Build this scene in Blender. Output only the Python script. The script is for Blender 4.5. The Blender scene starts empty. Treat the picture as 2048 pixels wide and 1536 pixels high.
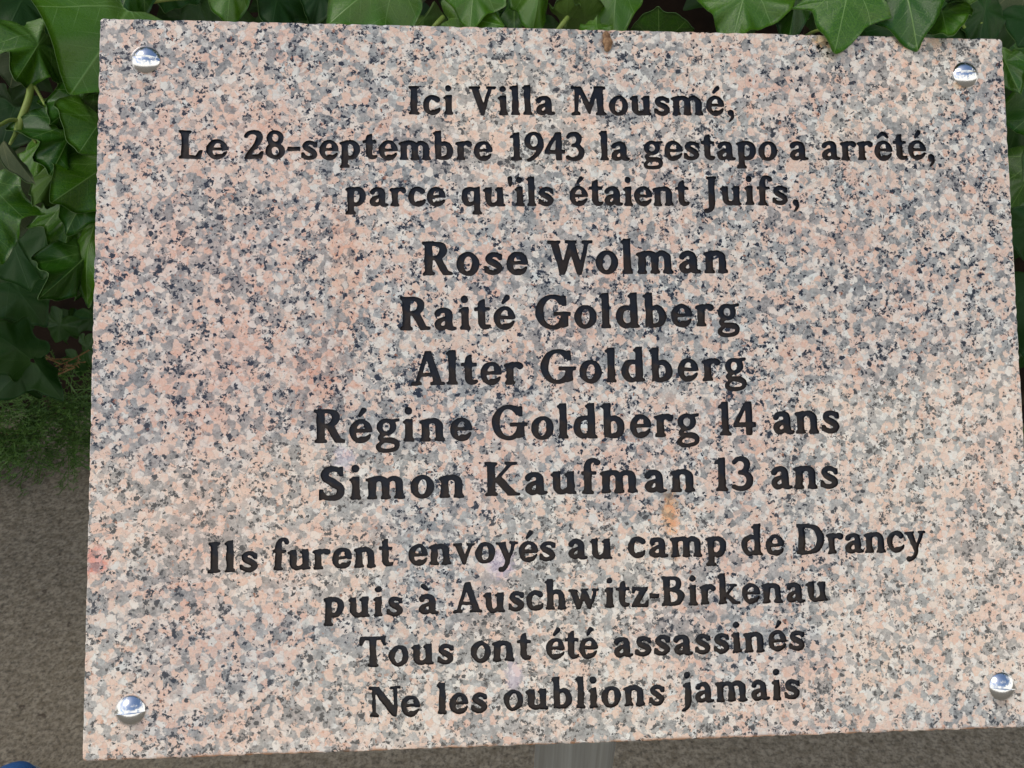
import bpy, bmesh, math, random
import numpy as np
from mathutils import Vector, Matrix, geometry
S = bpy.context.scene
COL = S.collection
rnd = random.Random(7)

# ------------------------------------------------------------------ camera
PITCH = math.radians(32)
CAM = Vector((0, 0, 1.25))
cd = bpy.data.cameras.new('camera'); cam = bpy.data.objects.new('camera', cd); COL.objects.link(cam)
cam.location = CAM; cam.rotation_euler = (math.pi / 2 - PITCH, 0, 0)
cd.sensor_width = 36; cd.lens = 36 * 1700 / 2048; cd.clip_start = .01; cd.clip_end = 500
cd.dof.use_dof = True; cd.dof.focus_distance = .37; cd.dof.aperture_fstop = 60
S.camera = cam
# ------------------------------------------------------------------ sky and sun
SUN_EL, SUN_AZ = math.radians(58), math.radians(252)   # behind the viewer, a little to the left
wd = bpy.data.worlds.new('World'); S.world = wd; wd.use_nodes = True
nt = wd.node_tree; nt.nodes.clear(); ND = nt.nodes.new; LK = nt.links.new
out = ND('ShaderNodeOutputWorld'); bg = ND('ShaderNodeBackground'); bg.inputs['Strength'].default_value = .15
sky = ND('ShaderNodeTexSky'); sky.sky_type = 'NISHITA'; sky.sun_disc = False
sky.sun_elevation = SUN_EL; sky.sun_rotation = SUN_AZ; sky.dust_density = 1.0
tc = ND('ShaderNodeTexCoord'); sp = ND('ShaderNodeSeparateXYZ'); LK(tc.outputs['Generated'], sp.inputs[0])
mp = ND('ShaderNodeMapping'); mp.inputs['Scale'].default_value = (1, 1, 2.4); LK(tc.outputs['Generated'], mp.inputs[0])
nz = ND('ShaderNodeTexNoise'); nz.inputs['Scale'].default_value = 3.4; nz.inputs['Detail'].default_value = 8; nz.inputs['Roughness'].default_value = .55
LK(mp.outputs[0], nz.inputs['Vector'])
# clouds pile up towards the horizon and thin out overhead
ad = ND('ShaderNodeMath'); ad.operation = 'MULTIPLY_ADD'; LK(sp.outputs['Z'], ad.inputs[0]); ad.inputs[1].default_value = -.38; LK(nz.outputs['Fac'], ad.inputs[2])
rp = ND('ShaderNodeValToRGB'); rp.color_ramp.elements[0].position = .30; rp.color_ramp.elements[1].position = .345; LK(ad.outputs[0], rp.inputs[0])
mx = ND('ShaderNodeMixRGB'); LK(rp.outputs[0], mx.inputs[0]); LK(sky.outputs[0], mx.inputs[1]); mx.inputs[2].default_value = (9.4, 8.8, 7.9, 1)
LK(mx.outputs[0], bg.inputs['Color']); LK(bg.outputs[0], out.inputs[0])
sl = bpy.data.lights.new('sun', 'SUN'); sl.energy = .85; sl.angle = math.radians(25); sl.color = (1, .90, .78)
so = bpy.data.objects.new('sun', sl); COL.objects.link(so)
sd = Vector((math.sin(SUN_AZ) * math.cos(SUN_EL), math.cos(SUN_AZ) * math.cos(SUN_EL), math.sin(SUN_EL)))
so.rotation_euler = sd.to_track_quat('Z', 'Y').to_euler(); so.location = (-1, -3, 4)
S.view_settings.view_transform = 'Standard'; S.view_settings.look = 'None'; S.view_settings.gamma = 1
S.view_settings.exposure = .02

# ------------------------------------------------------------------ helpers
def ray(px, py, d):
    """a world point at distance d seen at photo pixel (2048 x 1536); used to lay out where things stand"""
    v = Vector(((px - 1024) / 1700, (768 - py) / 1700, -1)).normalized() * d
    return CAM + Matrix.Rotation(math.pi / 2 - PITCH, 3, 'X') @ v
def empty(name, loc, label, cat, group=None):
    o = bpy.data.objects.new(name, None); COL.objects.link(o); o.location = loc; o.empty_display_size = .05
    o['label'] = label; o['category'] = cat
    if group: o['group'] = group
    return o
def mesh(name, vs, fs, mats, parent=None, smooth=True, mi=None):
    me = bpy.data.meshes.new(name); me.from_pydata([tuple(v) for v in vs], [], fs)
    for m in (mats if isinstance(mats, (list, tuple)) else [mats]): me.materials.append(m)
    if mi is not None: me.polygons.foreach_set('material_index', mi)
    me.polygons.foreach_set('use_smooth', [smooth] * len(me.polygons)); me.update()
    o = bpy.data.objects.new(name, me); COL.objects.link(o); o.parent = parent
    return o
def tube(path, radii, n=8, cap=True):
    """swept round section -> verts, faces"""
    vs, fs = [], []
    path = [Vector(p) for p in path]; up = Vector((.3, .2, .9)).normalized()
    for i, p in enumerate(path):
        t = (path[min(i + 1, len(path) - 1)] - path[max(i - 1, 0)]).normalized()
        a = t.cross(up);
        if a.length < .05: a = t.cross(Vector((1, 0, 0)))
        a.normalize(); b = t.cross(a)
        for k in range(n):
            th = 2 * math.pi * k / n
            vs.append(p + (a * math.cos(th) + b * math.sin(th)) * radii[i])
    for i in range(len(path) - 1):
        for k in range(n):
            fs.append((i * n + k, i * n + (k + 1) % n, (i + 1) * n + (k + 1) % n, (i + 1) * n + k))
    if cap:
        fs.append(tuple(range(n - 1, -1, -1))); fs.append(tuple((len(path) - 1) * n + k for k in range(n)))
    return vs, fs
def spline(P, k=5):
    P = [Vector(p) for p in P]; o = []
    for i in range(len(P) - 1):
        a, b, c, d = P[max(i - 1, 0)], P[i], P[i + 1], P[min(i + 2, len(P) - 1)]
        for j in range(k):
            t = j / k
            o.append(.5 * (2 * b + (c - a) * t + (2 * a - 5 * b + 4 * c - d) * t * t + (3 * b - 3 * c + d - a) * t ** 3))
    o.append(P[-1]); return o

# ------------------------------------------------------------------ material helpers
class NT:
    def __init__(s, name):
        s.m = bpy.data.materials.new(name); s.m.use_nodes = True; s.t = s.m.node_tree
        s.b = s.t.nodes['Principled BSDF']; s.out = s.t.nodes['Material Output']
    def n(s, typ, **kw):
        x = s.t.nodes.new(typ)
        for k, v in kw.items():
            if k in ('i',):
                for a, b in v.items(): s.set(x.inputs[a], b)
            else: setattr(x, k, v)
        return x
    def set(s, sock, v):
        if isinstance(v, bpy.types.NodeSocket): s.t.links.new(v, sock)
        elif isinstance(v, bpy.types.Node): s.t.links.new(v.outputs[0], sock)
        else:
            if isinstance(v, tuple) and len(v) == 3 and sock.type == 'RGBA': v = v + (1,)
            sock.default_value = v
    def math(s, op, a, b=0.0, c=0.0, clamp=False):
        x = s.n('ShaderNodeMath', operation=op, use_clamp=clamp); s.set(x.inputs[0], a); s.set(x.inputs[1], b); s.set(x.inputs[2], c); return x.outputs[0]
    def vm(s, op, a, b=(0, 0, 0)):
        x = s.n('ShaderNodeVectorMath', operation=op); s.set(x.inputs[0], a)
        if op == 'SCALE': s.set(x.inputs['Scale'], b)
        else: s.set(x.inputs[1], b)
        return x.outputs['Value'] if op in ('LENGTH', 'DISTANCE', 'DOT_PRODUCT') else x.outputs[0]
    def mix(s, f, a, b, mode='MIX'):
        x = s.n('ShaderNodeMixRGB', blend_type=mode); s.set(x.inputs[0], f); s.set(x.inputs[1], a); s.set(x.inputs[2], b); return x.outputs[0]
    def noise(s, vec, scale, detail=3, rough=.5, col=False):
        x = s.n('ShaderNodeTexNoise'); s.set(x.inputs['Vector'], vec); s.set(x.inputs['Scale'], scale); s.set(x.inputs['Detail'], detail); s.set(x.inputs['Roughness'], rough)
        return x.outputs['Color' if col else 'Fac']
    def vor(s, vec, scale, feature='F1', rand=1.0):
        x = s.n('ShaderNodeTexVoronoi', feature=feature); s.set(x.inputs['Vector'], vec); s.set(x.inputs['Scale'], scale); s.set(x.inputs['Randomness'], rand); return x
    def ramp(s, f, stops, mode='LINEAR'):
        x = s.n('ShaderNodeValToRGB'); x.color_ramp.interpolation = mode; s.set(x.inputs[0], f)
        e = x.color_ramp.elements
        while len(e) < len(stops): e.new(.5)
        for k, (p, c) in enumerate(stops):
            e[k].position = p; c = (c, c, c) if isinstance(c, (int, float)) else c; e[k].color = tuple(c) + (1,)
        return x.outputs[0]
    def step(s, x, a, b):   # smooth 0..1 between a and b
        y = s.n('ShaderNodeMapRange', interpolation_type='SMOOTHSTEP'); s.set(y.inputs['Value'], x); s.set(y.inputs['From Min'], a); s.set(y.inputs['From Max'], b); return y.outputs[0]
    def bump(s, h, strength, dist):
        x = s.n('ShaderNodeBump'); s.set(x.inputs['Height'], h); x.inputs['Strength'].default_value = strength; x.inputs['Distance'].default_value = dist; return x.outputs[0]
    def p(s, **kw):
        for k, v in kw.items(): s.set(s.b.inputs[k.replace('_', ' ')], v)
        return s.m
PW, PH, PT = 400.0, 306.7, 20.0     # stone slab, mm

def granite():
    t = NT('pink_granite')
    co = t.vm('SCALE', t.n('ShaderNodeTexCoord').outputs['Object'], 1000.0)      # millimetres
    wob = t.vm('SCALE', t.vm('SUBTRACT', t.noise(co, .35, 3, .6, True), (.5, .5, .5)), 3.2)
    wob2 = t.vm('SCALE', t.vm('SUBTRACT', t.noise(co, 1.5, 2, .6, True), (.5, .5, .5)), .9)
    q = t.vm('ADD', t.vm('ADD', co, wob), wob2)
    v1 = t.vor(q, 1 / 2.9)
    rc = t.n('ShaderNodeSeparateColor'); t.set(rc.inputs[0], v1.outputs['Color'])
    cl = t.noise(v1.outputs['Position'], .33, 2, .6)          # Position is in scaled space: groups of like grains
    k = t.math('MULTIPLY_ADD', t.math('SUBTRACT', rc.outputs[0], .5), .20, cl)
    reg = t.noise(co, .017, 3, .55); reg2 = t.noise(t.vm('ADD', co, (300, 90, 40)), .024, 3, .6)
    k = t.math('MULTIPLY_ADD', t.math('SUBTRACT', reg, .5), .34, k)
    kc = t.math('ADD', k, t.math('MULTIPLY', t.math('SUBTRACT', t.noise(co, .3, 3, .6), .5), .14))
    grey = t.ramp(rc.outputs[1], [(0, (.10, .11, .108)), (.3, (.22, .23, .225)), (.6, (.40, .41, .40)), (.85, (.56, .575, .56)), (1, (.35, .31, .285))])
    grey = t.mix(.5, grey, t.ramp(t.noise(co, .55, 3, .65), [(.32, (.17, .175, .18)), (.5, (.42, .43, .42)), (.68, (.66, .675, .65))]))
    pink = t.ramp(rc.outputs[2], [(0, (.80, .595, .48)), (.5, (.82, .665, .56)), (.8, (.78, .55, .435)), (1, (.77, .61, .52))])
    crm = t.ramp(rc.outputs[1], [(0, (.84, .845, .79)), (.5, (.86, .79, .70)), (1, (.74, .78, .755))])
    warm = t.mix(t.step(kc, .498, .565), crm, pink)
    c = t.mix(t.step(k, .477, .487), grey, warm)
    # a finer generation of grains breaks up the large ones
    v2 = t.vor(t.vm('ADD', q, (71, 33, 9)), 1 / 2.3)
    r2 = t.n('ShaderNodeSeparateColor'); t.set(r2.inputs[0], v2.outputs['Color'])
    c = t.mix(t.math('MULTIPLY', t.step(r2.outputs[0], .86, .88), .8), c, t.mix(r2.outputs[1], (.82, .835, .80), (.82, .70, .60)))
    c = t.mix(t.math('MULTIPLY', t.step(r2.outputs[0], .13, .12), .62), c, t.mix(r2.outputs[2], (.30, .31, .31), (.50, .47, .44)))
    # cloudy variation inside grains, hairline cleavage
    c = t.mix(.38, c, t.ramp(t.noise(co, .85, 4, .7), [(.3, .22), (.5, .5), (.7, .82)]), 'OVERLAY')
    c = t.mix(.4, c, t.ramp(t.noise(co, .03, 2, .5), [(.35, (.40, .42, .43)), (.65, (.66, .60, .54))]), 'OVERLAY')
    c = t.mix(t.math('MULTIPLY', t.step(reg2, .46, .66), .42), c, (1.0, .80, .74), 'MULTIPLY')
    c = t.mix(t.math('MULTIPLY', t.step(reg2, .50, .30), .30), c, (.84, .86, .86), 'MULTIPLY')
    c = t.mix(.30, c, t.ramp(t.noise(co, 2.6, 4, .75), [(.34, .12), (.5, .5), (.66, .80)]), 'OVERLAY')
    ve = t.vor(q, 1 / 2.9, 'DISTANCE_TO_EDGE')
    c = t.mix(t.math('MULTIPLY', t.step(ve.outputs['Distance'], .06, 0), .42), c, (.36, .33, .31))
    # black mica in loose strings
    qb = t.vm('ADD', t.vm('ADD', co, t.vm('SCALE', wob, .6)), t.vm('SCALE', t.vm('SUBTRACT', t.noise(co, .9, 3, .7, True), (.5, .5, .5)), 2.4))
    def mica(off, size, thr, wgt):
        v_ = t.vor(t.vm('ADD', qb, off), 1 / size)
        r_ = t.n('ShaderNodeSeparateColor'); t.set(r_.inputs[0], v_.outputs['Color'])
        kb = t.math('ADD', r_.outputs[0], t.math('MULTIPLY', t.math('SUBTRACT', t.noise(v_.outputs['Position'], .30 * size / 1.9, 3, .6), .5), 1.5))
        kb = t.math('SUBTRACT', kb, t.math('MULTIPLY', t.step(k, .46, .53), wgt))
        kb = t.math('SUBTRACT', kb, t.math('MULTIPLY', v_.outputs['Distance'], .16))
        return t.step(kb, thr, thr + .02), r_
    b1, r3 = mica((205, 63, 19), 1.75, .895, .12)
    b2, r4 = mica((115, 81, 27), 1.05, .84, .05)
    b3, r5 = mica((45, 31, 77), .8, .90, .02)
    bl = t.math('MAXIMUM', t.math('MAXIMUM', b1, b2), t.math('MULTIPLY', b3, .85))
    c = t.mix(bl, c, t.mix(r3.outputs[1], (.008, .010, .014), (.030, .031, .034)))
    c = t.mix(t.math('MULTIPLY', t.step(r4.outputs[1], .985, .99), .5), c, (.55, .22, .10))     # tiny rusty crystals
    c = t.mix(1.0, c, (1.0, .99, .945), 'MULTIPLY')
    # stains with their own shape, plus painted shadow under screws
    xyz = t.n('ShaderNodeSeparateXYZ'); t.set(xyz.inputs[0], co)
    nzs = t.math('MULTIPLY', t.math('SUBTRACT', t.noise(co, .34, 5, .75), .5), 3.0)
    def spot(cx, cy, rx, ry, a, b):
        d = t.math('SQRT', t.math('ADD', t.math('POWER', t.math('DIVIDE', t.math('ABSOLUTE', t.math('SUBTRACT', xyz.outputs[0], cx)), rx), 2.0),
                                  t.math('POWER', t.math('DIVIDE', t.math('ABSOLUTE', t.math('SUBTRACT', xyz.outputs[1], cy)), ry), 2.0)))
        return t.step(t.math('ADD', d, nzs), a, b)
    for cx, cy, rx, ry, col, f, mode in (
            (-197, -74, 5.5, 6, (1.0, .42, .38), .7, 'MULTIPLY'), (40.5, -59, 4.2, 10, (1.0, .58, .26), .85, 'MULTIPLY'), (42, -76, 2.5, 4, (.6, .38, .22), .8, 'MULTIPLY'),
            (-32, -79, 5.5, 6.5, (.74, .60, .74), .45, 'MIX'), (-97, -34, 5, 5, (.72, .68, .78), .45, 'MIX'), (-27, -125, 3.6, 7, (.75, .62, .72), .45, 'MIX'),
            (178.5, 130.6, 4.5, 2.2, (.85, .55, .30), .7, 'MULTIPLY'), (-180, 126, 3, 6, (.62, .64, .64), .7, 'MULTIPLY'), (-179, -141, 3.5, 4.5, (.55, .56, .58), .7, 'MULTIPLY'), (184, -142.5, 4, 2.4, (.80, .55, .42), .6, 'MULTIPLY'), (17, 147.5, 3.0, 5.6, (.62, .42, .30), .9, 'MULTIPLY'),  # grey spots under the left screws: grime and contact shadow painted together
            (118, 150, 9, 3.2, (.95, .70, .35), .7, 'MULTIPLY'), (155, 150, 8, 2.4, (.95, .70, .38), .6, 'MULTIPLY'), (-96, 45, 8, 30, (1.0, .88, .80), .8, 'MULTIPLY'),
            (-106, 0, 14, 22, (.95, .80, .74), .7, 'MULTIPLY')):
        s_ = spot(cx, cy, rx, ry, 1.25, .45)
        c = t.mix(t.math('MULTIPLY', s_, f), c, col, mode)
    # rust and dirt drawn down along the bottom arris
    eb = t.math('MULTIPLY', t.step(xyz.outputs[1], -PH / 2 + 1.9, -PH / 2 + .5), t.step(t.noise(co, .12, 4, .6), .38, .60))
    c = t.mix(t.math('MULTIPLY', eb, .9), c, (.34, .16, .065))
    rel = t.mix(.5, t.math('MULTIPLY', bl, -1.0), t.noise(co, .9, 3, .6))
    t.set(t.b.inputs['Normal'], t.bump(rel, .06, .0003))
    c = t.mix(t.math('MULTIPLY', spot(-152, -5, 46, 135, 1.9, .1), .55), c, (1.0, .86, .82), 'MULTIPLY')
    rgh = t.math('MULTIPLY_ADD', t.noise(co, .05, 4, .6), .14, .10)
    return t.p(Base_Color=c, Roughness=rgh, Specular_IOR_Level=.6, Coat_Weight=.9, Coat_Roughness=.035)
def paint():
    t = NT('black_letter_paint')
    co = t.vm('SCALE', t.n('ShaderNodeTexCoord').outputs['Object'], 1000.0)
    n1 = t.noise(co, .05, 3, .55)
    c = t.mix(t.step(t.math('ADD', n1, t.math('MULTIPLY', t.math('SUBTRACT', t.noise(co, .2, 3, .6), .5), .35)), .48, .62), (.007, .010, .017), (.022, .015, .011))
    c = t.mix(t.math('MULTIPLY', t.step(t.noise(co, .5, 4, .7), .55, .8), .35), c, (.06, .05, .04))
    c = t.mix(t.math('MULTIPLY', t.step(t.noise(t.vm('ADD', co, (50, 9, 70)), .09, 4, .65), .54, .68), .6), c, (.062, .048, .036))
    h = t.math('ADD', t.noise(co, .30, 2, .5), t.math('MULTIPLY', t.noise(co, 2.2, 3, .6), .16))
    t.set(t.b.inputs['Normal'], t.bump(h, .5, .0006))
    return t.p(Base_Color=c, Roughness=t.math('MULTIPLY_ADD', t.noise(co, .4, 3, .6), .3, .28), Specular_IOR_Level=.32)
def steel(name, rough, col=(.62, .64, .66), brushed=False):
    t = NT(name)
    co = t.vm('SCALE', t.n('ShaderNodeTexCoord').outputs['Object'], 1000.0)
    if brushed:
        mp = t.n('ShaderNodeMapping'); t.set(mp.inputs[0], co); mp.inputs['Scale'].default_value = (.16, .16, .003)
        n = t.noise(mp, 1.0, 4, .7); n2 = t.noise(co, .02, 3, .6)
        t.set(t.b.inputs['Normal'], t.bump(n, .03, .0002))
        return t.p(Base_Color=t.mix(t.step(n, .35, .65), (.50, .54, .56), col), Metallic=.9, Roughness=t.math('MULTIPLY_ADD', n, .16, rough))
    n = t.noise(co, .5, 4, .7)
    t.set(t.b.inputs['Normal'], t.bump(n, .10, .0002))
    return t.p(Base_Color=col, Metallic=1.0, Roughness=t.math('MULTIPLY_ADD', n, .10, rough))
def leafmat(name, top, top2, under, vein, rough=.36, veinf=.38, old=0.0, spec=.5):
    t = NT(name)
    uv = t.n('ShaderNodeUVMap').outputs[0]; s3 = t.n('ShaderNodeSeparateXYZ'); t.set(s3.inputs[0], uv)
    u, v = t.math('SUBTRACT', s3.outputs[0], .5), t.math('SUBTRACT', s3.outputs[1], .25)
    u = t.math('MULTIPLY', u, 2.0); v = t.math('MULTIPLY', v, 2.0)       # leaf space: base at 0, tip at v=1
    au = t.math('ABSOLUTE', u)
    rr = t.math('SQRT', t.math('ADD', t.math('MULTIPLY', u, u), t.math('MULTIPLY', v, v)))
    lines = None; sec = None
    for ang, w in ((0, .017), (38, .012), (78, .010)):
        a = math.radians(ang); dx, dy = math.sin(a), math.cos(a)
        cr = t.math('ABSOLUTE', t.math('SUBTRACT', t.math('MULTIPLY', au, dy), t.math('MULTIPLY', v, dx)))
        al = t.math('ADD', t.math('MULTIPLY', au, dx), t.math('MULTIPLY', v, dy))
        wid_ = t.math('MULTIPLY_ADD', rr, -.008, w)
        ln = t.math('MULTIPLY', t.math('SUBTRACT', 1.0, t.step(cr, 0.0, wid_)), t.step(al, 0, .03))
        lines = ln if lines is None else t.math('MAXIMUM', lines, ln)
        fr = t.math('FRACT', t.math('MULTIPLY', t.math('SUBTRACT', al, t.math('MULTIPLY', cr, .9)), 6.5))
        fd = t.math('ABSOLUTE', t.math('SUBTRACT', fr, .5))
        sc = t.math('MULTIPLY', t.math('SUBTRACT', 1.0, t.step(fd, 0, .05)), t.math('MULTIPLY', t.step(cr, .20, .10), .45))
        sec = sc if sec is None else t.math('MAXIMUM', sec, sc)
    vn = t.math('MAXIMUM', lines, sec)
    co = t.n('ShaderNodeTexCoord').outputs['Object']
    nA = t.noise(co, 45, 4, .6); nB = t.noise(co, 260, 3, .6)
    oi = t.n('ShaderNodeObjectInfo').outputs['Random']
    base = t.mix(t.step(t.math('ADD', nA, t.math('MULTIPLY', t.math('SUBTRACT', oi, .5), .5)), .3, .7), top, top2)
    base = t.mix(t.math('MULTIPLY', t.math('SUBTRACT', 1.0, t.step(rr, 0, .5)), .30), base, vein)
    base = t.mix(t.math('MULTIPLY', vn, veinf), base, vein)
    if old: base = t.mix(t.math('MULTIPLY', t.step(nB, .62, .72), old), base, (.16, .11, .05))
    geo = t.n('ShaderNodeNewGeometry').outputs['Backfacing']
    h = t.math('ADD', t.math('MULTIPLY', vn, -.6), t.math('ADD', t.math('MULTIPLY', nA, 1.2), t.math('MULTIPLY', nB, .25)))
    t.set(t.b.inputs['Normal'], t.bump(h, .35, .0006))
    t.p(Base_Color=base, Roughness=t.math('MULTIPLY_ADD', nB, .16, rough), Specular_IOR_Level=spec)
    tr = t.n('ShaderNodeBsdfTranslucent'); t.set(tr.inputs[0], t.mix(.5, base, (.16, .30, .02)))
    ms = t.n('ShaderNodeMixShader'); ms.inputs[0].default_value = .18
    t.t.links.new(t.b.outputs[0], ms.inputs[1]); t.t.links.new(tr.outputs[0], ms.inputs[2]); t.t.links.new(ms.outputs[0], t.out.inputs[0])
    return t.m
def plain(name, col, rough=.6, spec=.3, var=0.0, scale=60, col2=None):
    t = NT(name); co = t.n('ShaderNodeTexCoord').outputs['Object']
    c = t.mix(t.step(t.noise(co, scale, 4, .6), .3, .7), col, col2 or tuple(x * (1 - var) for x in col))
    t.set(t.b.inputs['Normal'], t.bump(t.noise(co, scale * 4, 3, .6), .2, .0008))
    return t.p(Base_Color=c, Roughness=rough, Specular_IOR_Level=spec)

# ---- lettering
# ---- serif letter shapes, drawn from strokes (units: cap 700, x-height 470) ----
SW = 146
def R(x0, y0, x1, y1): return ('P', [(x0, y0), (x1, y0), (x1, y1), (x0, y1)])
def P(*p): return ('P', list(p))
def L(*p): return ('L', list(p))
def O(cx, cy, rx, ry, ix, iy, t=0): return ('O', (cx, cy, rx, ry, ix, iy, t))
def D(cx, cy, r): return ('L', [(cx, cy, 2 * r), (cx + 1, cy, 2 * r)])
def X(op): return ('-', op)
def bs(x, h=106, y=0, s=1):
    return P((x - h, y), (x + h, y), (x + h, y + s * 48), (x + 72, y + s * 82), (x - 72, y + s * 82), (x - h, y + s * 48))
def stem(x, y0, y1, w=SW): return R(x - w / 2, y0, x + w / 2, y1)
def flag(x, y, w=SW): return P((x - w / 2 - 55, y - 75), (x - w / 2 - 45, y - 42), (x + w / 2, y + 12), (x + w / 2, y - 120), (x - w / 2, y - 110))
def arch(x, x2, y=470, yb=0):
    return L((x + 30, y - 120, 70), (x + 95, y - 55, 95), ((x + x2) / 2 + 45, y - 48, 105), (x2 - 25, y - 90, 128), (x2, y - 160, SW), (x2, yb + 60, SW))
ACUTE = L((0, 560, 60), (45, 620, 88), (88, 672, 112))
def sh(op, dx, dy=0):
    k, v = op
    if k == 'P': return (k, [(a + dx, b + dy) for a, b in v])
    if k == 'L': return (k, [(a + dx, b + dy, w) for a, b, w in v])
    if k == 'O': return (k, (v[0] + dx, v[1] + dy) + v[2:])
    return (k, sh(v, dx, dy))
def wid(ops, dx): return [sh(o, dx) for o in ops]
G = {}
def g(ch, adv, *ops): G[ch] = (adv, list(ops))
# lower case
i_ = [stem(125, 0, 470), flag(125, 470), bs(125)]
g('i', 265, *i_, D(118, 645, 74))
g('l', 265, stem(125, 0, 730), flag(125, 730), bs(125))
g('j', 250, P((80, 470), (180, 470), (180, 0), (80, 0)), stem(130, 0, 470), flag(130, 470), L((130, 20, SW), (120, -80, 120), (60, -150, 80), (10, -165, 70)), D(123, 645, 74))
g('n', 560, stem(125, 0, 450), flag(125, 470), arch(125, 405), bs(125), bs(410))
g('m', 830, stem(125, 0, 450), flag(125, 470), arch(125, 395), arch(395, 665), bs(125, 100), bs(397, 98), bs(672, 105))
g('r', 425, stem(125, 0, 450), flag(125, 470), bs(125), L((150, 340, 70), (205, 405, 90), (280, 425, 105), (335, 400, 120)), D(338, 388, 66))
g('u', 560, stem(125, 120, 470), flag(125, 470), L((125, 220, SW), (135, 110, 130), (200, 48, 105), (290, 55, 90), (370, 130, 70)), stem(410, 0, 470), flag(410, 470), P((410, 0), (525, 0), (525, 48), (480, 70), (410, 90)))
g('o', 505, O(245, 233, 232, 247, 92, 168, 8))
g('e', 480, L((335, 330, 70), (340, 330, 70)), O(240, 233, 225, 247, 98, 170, 8), X(P((250, 215), (520, 215), (520, 110), (330, 100), (250, 120))), R(130, 212, 430, 276), L((250, 60, 118), (330, 66, 95), (385, 105, 70), (425, 150, 45)))
g('c', 450, O(240, 233, 226, 247, 95, 168, 6), X(P((270, 150), (560, 60), (560, 420), (270, 330))), L((250, 60, 120), (330, 70, 95), (385, 120, 60), (405, 145, 50)), L((260, 420, 110), (330, 400, 120), (355, 375, 132)))
g('s', 425, L((350, 350, 92), (325, 395, 88), (225, 425, 92), (140, 400, 105), (105, 345, 120), (140, 285, 128), (240, 232, 138), (320, 175, 128), (330, 110, 118), (270, 55, 98), (180, 42, 92), (90, 75, 90), (62, 125, 88)), P((330, 330), (398, 300), (390, 430), (340, 430)), P((20, 40), (85, 60), (80, 175), (25, 175)))
g('a', 500, L((95, 350, 112), (130, 395, 105), (220, 420, 100), (300, 395, 120), (335, 320, SW), (335, 100, SW), (365, 45, 105), (440, 30, 62), (465, 40, 50)), D(98, 348, 60), L((330, 265, 70), (230, 238, 78), (130, 185, 112), (98, 120, 125), (135, 55, 110), (220, 45, 85), (320, 110, 60)))
g('b', 540, stem(125, 30, 730), flag(125, 730), L((125, 120, SW), (150, 50, 90), (240, 42, 84), (350, 70, 115), (405, 150, 138), (415, 250, 142), (375, 360, 128), (290, 420, 100), (200, 390, 78), (150, 330, 60)), P((56, 0), (125, 60), (56, 120)))
g('d', 555, stem(400, 80, 730), flag(400, 730), P((400, 0), (515, 0), (515, 48), (460, 75), (400, 100)), stem(400, 0, 160), L((380, 360, 60), (330, 415, 80), (240, 425, 95), (140, 380, 125), (98, 290, 140), (95, 200, 140), (135, 95, 128), (215, 42, 100), (310, 60, 78), (380, 130, 60)))
g('p', 545, stem(130, -200, 450), flag(130, 470), bs(130, 122, -205), L((160, 350, 60), (210, 415, 80), (290, 430, 95), (390, 370, 130), (420, 260, 142), (410, 170, 140), (350, 75, 120), (250, 42, 92), (150, 90, 70)))
g('q', 545, stem(400, -200, 460), bs(400, 115, -205), P((330, 440), (470, 490), (470, 380)), L((380, 370, 60), (320, 420, 85), (230, 425, 100), (130, 370, 130), (98, 270, 142), (98, 190, 142), (140, 85, 125), (220, 42, 95), (320, 80, 70), (380, 150, 60)))
g('g', 500, O(215, 305, 195, 175, 80, 98, 0), P((330, 400), (470, 425), (480, 480), (350, 470), (290, 450)), L((150, 155, 80), (85, 105, 80), (80, 65, 80), (150, 30, 90), (320, 20, 115), (410, -20, 110), (428, -90, 92), (380, -160, 80), (230, -190, 78), (90, -170, 82), (45, -105, 85), (90, -40, 70), (140, -5, 60)))
g('t', 370, stem(165, 110, 500), P((96, 560), (120, 600), (200, 640), (234, 640), (234, 440), (96, 440)), R(15, 400, 340, 468), L((165, 200, SW), (172, 105, 130), (215, 55, 110), (290, 52, 85), (335, 75, 50)))
g('f', 330, stem(140, 0, 560), bs(140, 118), R(10, 400, 320, 465), L((140, 420, SW), (145, 600, 128), (190, 680, 108), (265, 705, 88), (330, 670, 95)), D(335, 652, 62))
g('v', 510, P((30, 470), (180, 470), (290, 190), (380, 470), (470, 470), (290, -10), (210, -10)), R(-5, 420, 225, 470), R(325, 420, 515, 470))
g('w', 770, P((30, 470), (180, 470), (265, 190), (330, 400), (450, 400), (545, 190), (630, 470), (715, 470), (550, -10), (470, -10), (375, 240), (275, -10), (195, -10)), R(-5, 420, 220, 470), R(300, 420, 480, 470), R(580, 420, 760, 470))
g('y', 510, P((30, 470), (180, 470), (295, 185), (385, 470), (470, 470), (300, 0), (225, 0)), R(-5, 420, 225, 470), R(325, 420, 515, 470), L((270, 20, 90), (225, -90, 88), (150, -160, 95), (85, -165, 105)))
g('z', 450, P((40, 470), (420, 470), (420, 415), (215, 75), (300, 75), (300, 0), (25, 0), (25, 50), (235, 398), (40, 398)), P((40, 470), (40, 320), (90, 330), (120, 400)), P((250, 0), (430, 0), (440, 165), (395, 160), (350, 75), (250, 75)))
g('h', 560, stem(125, 0, 730), flag(125, 730), arch(125, 405), bs(125), bs(410))
g('k', 560, stem(125, 0, 730), flag(125, 730), bs(125), P((180, 215), (360, 440), (440, 440), (270, 235), (500, 30), (500, 0), (360, 0), (190, 190)), R(290, 420, 490, 470), P((340, 0), (560, 0), (560, 45), (450, 70)))
g('é', 480, *G['e'][1], sh(ACUTE, 215))
g('è', 480, *G['e'][1], L((150, 672, 112), (200, 615, 85), (240, 560, 60)))
g('à', 500, *G['a'][1], L((130, 680, 112), (185, 620, 88), (225, 570, 60)))
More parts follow.
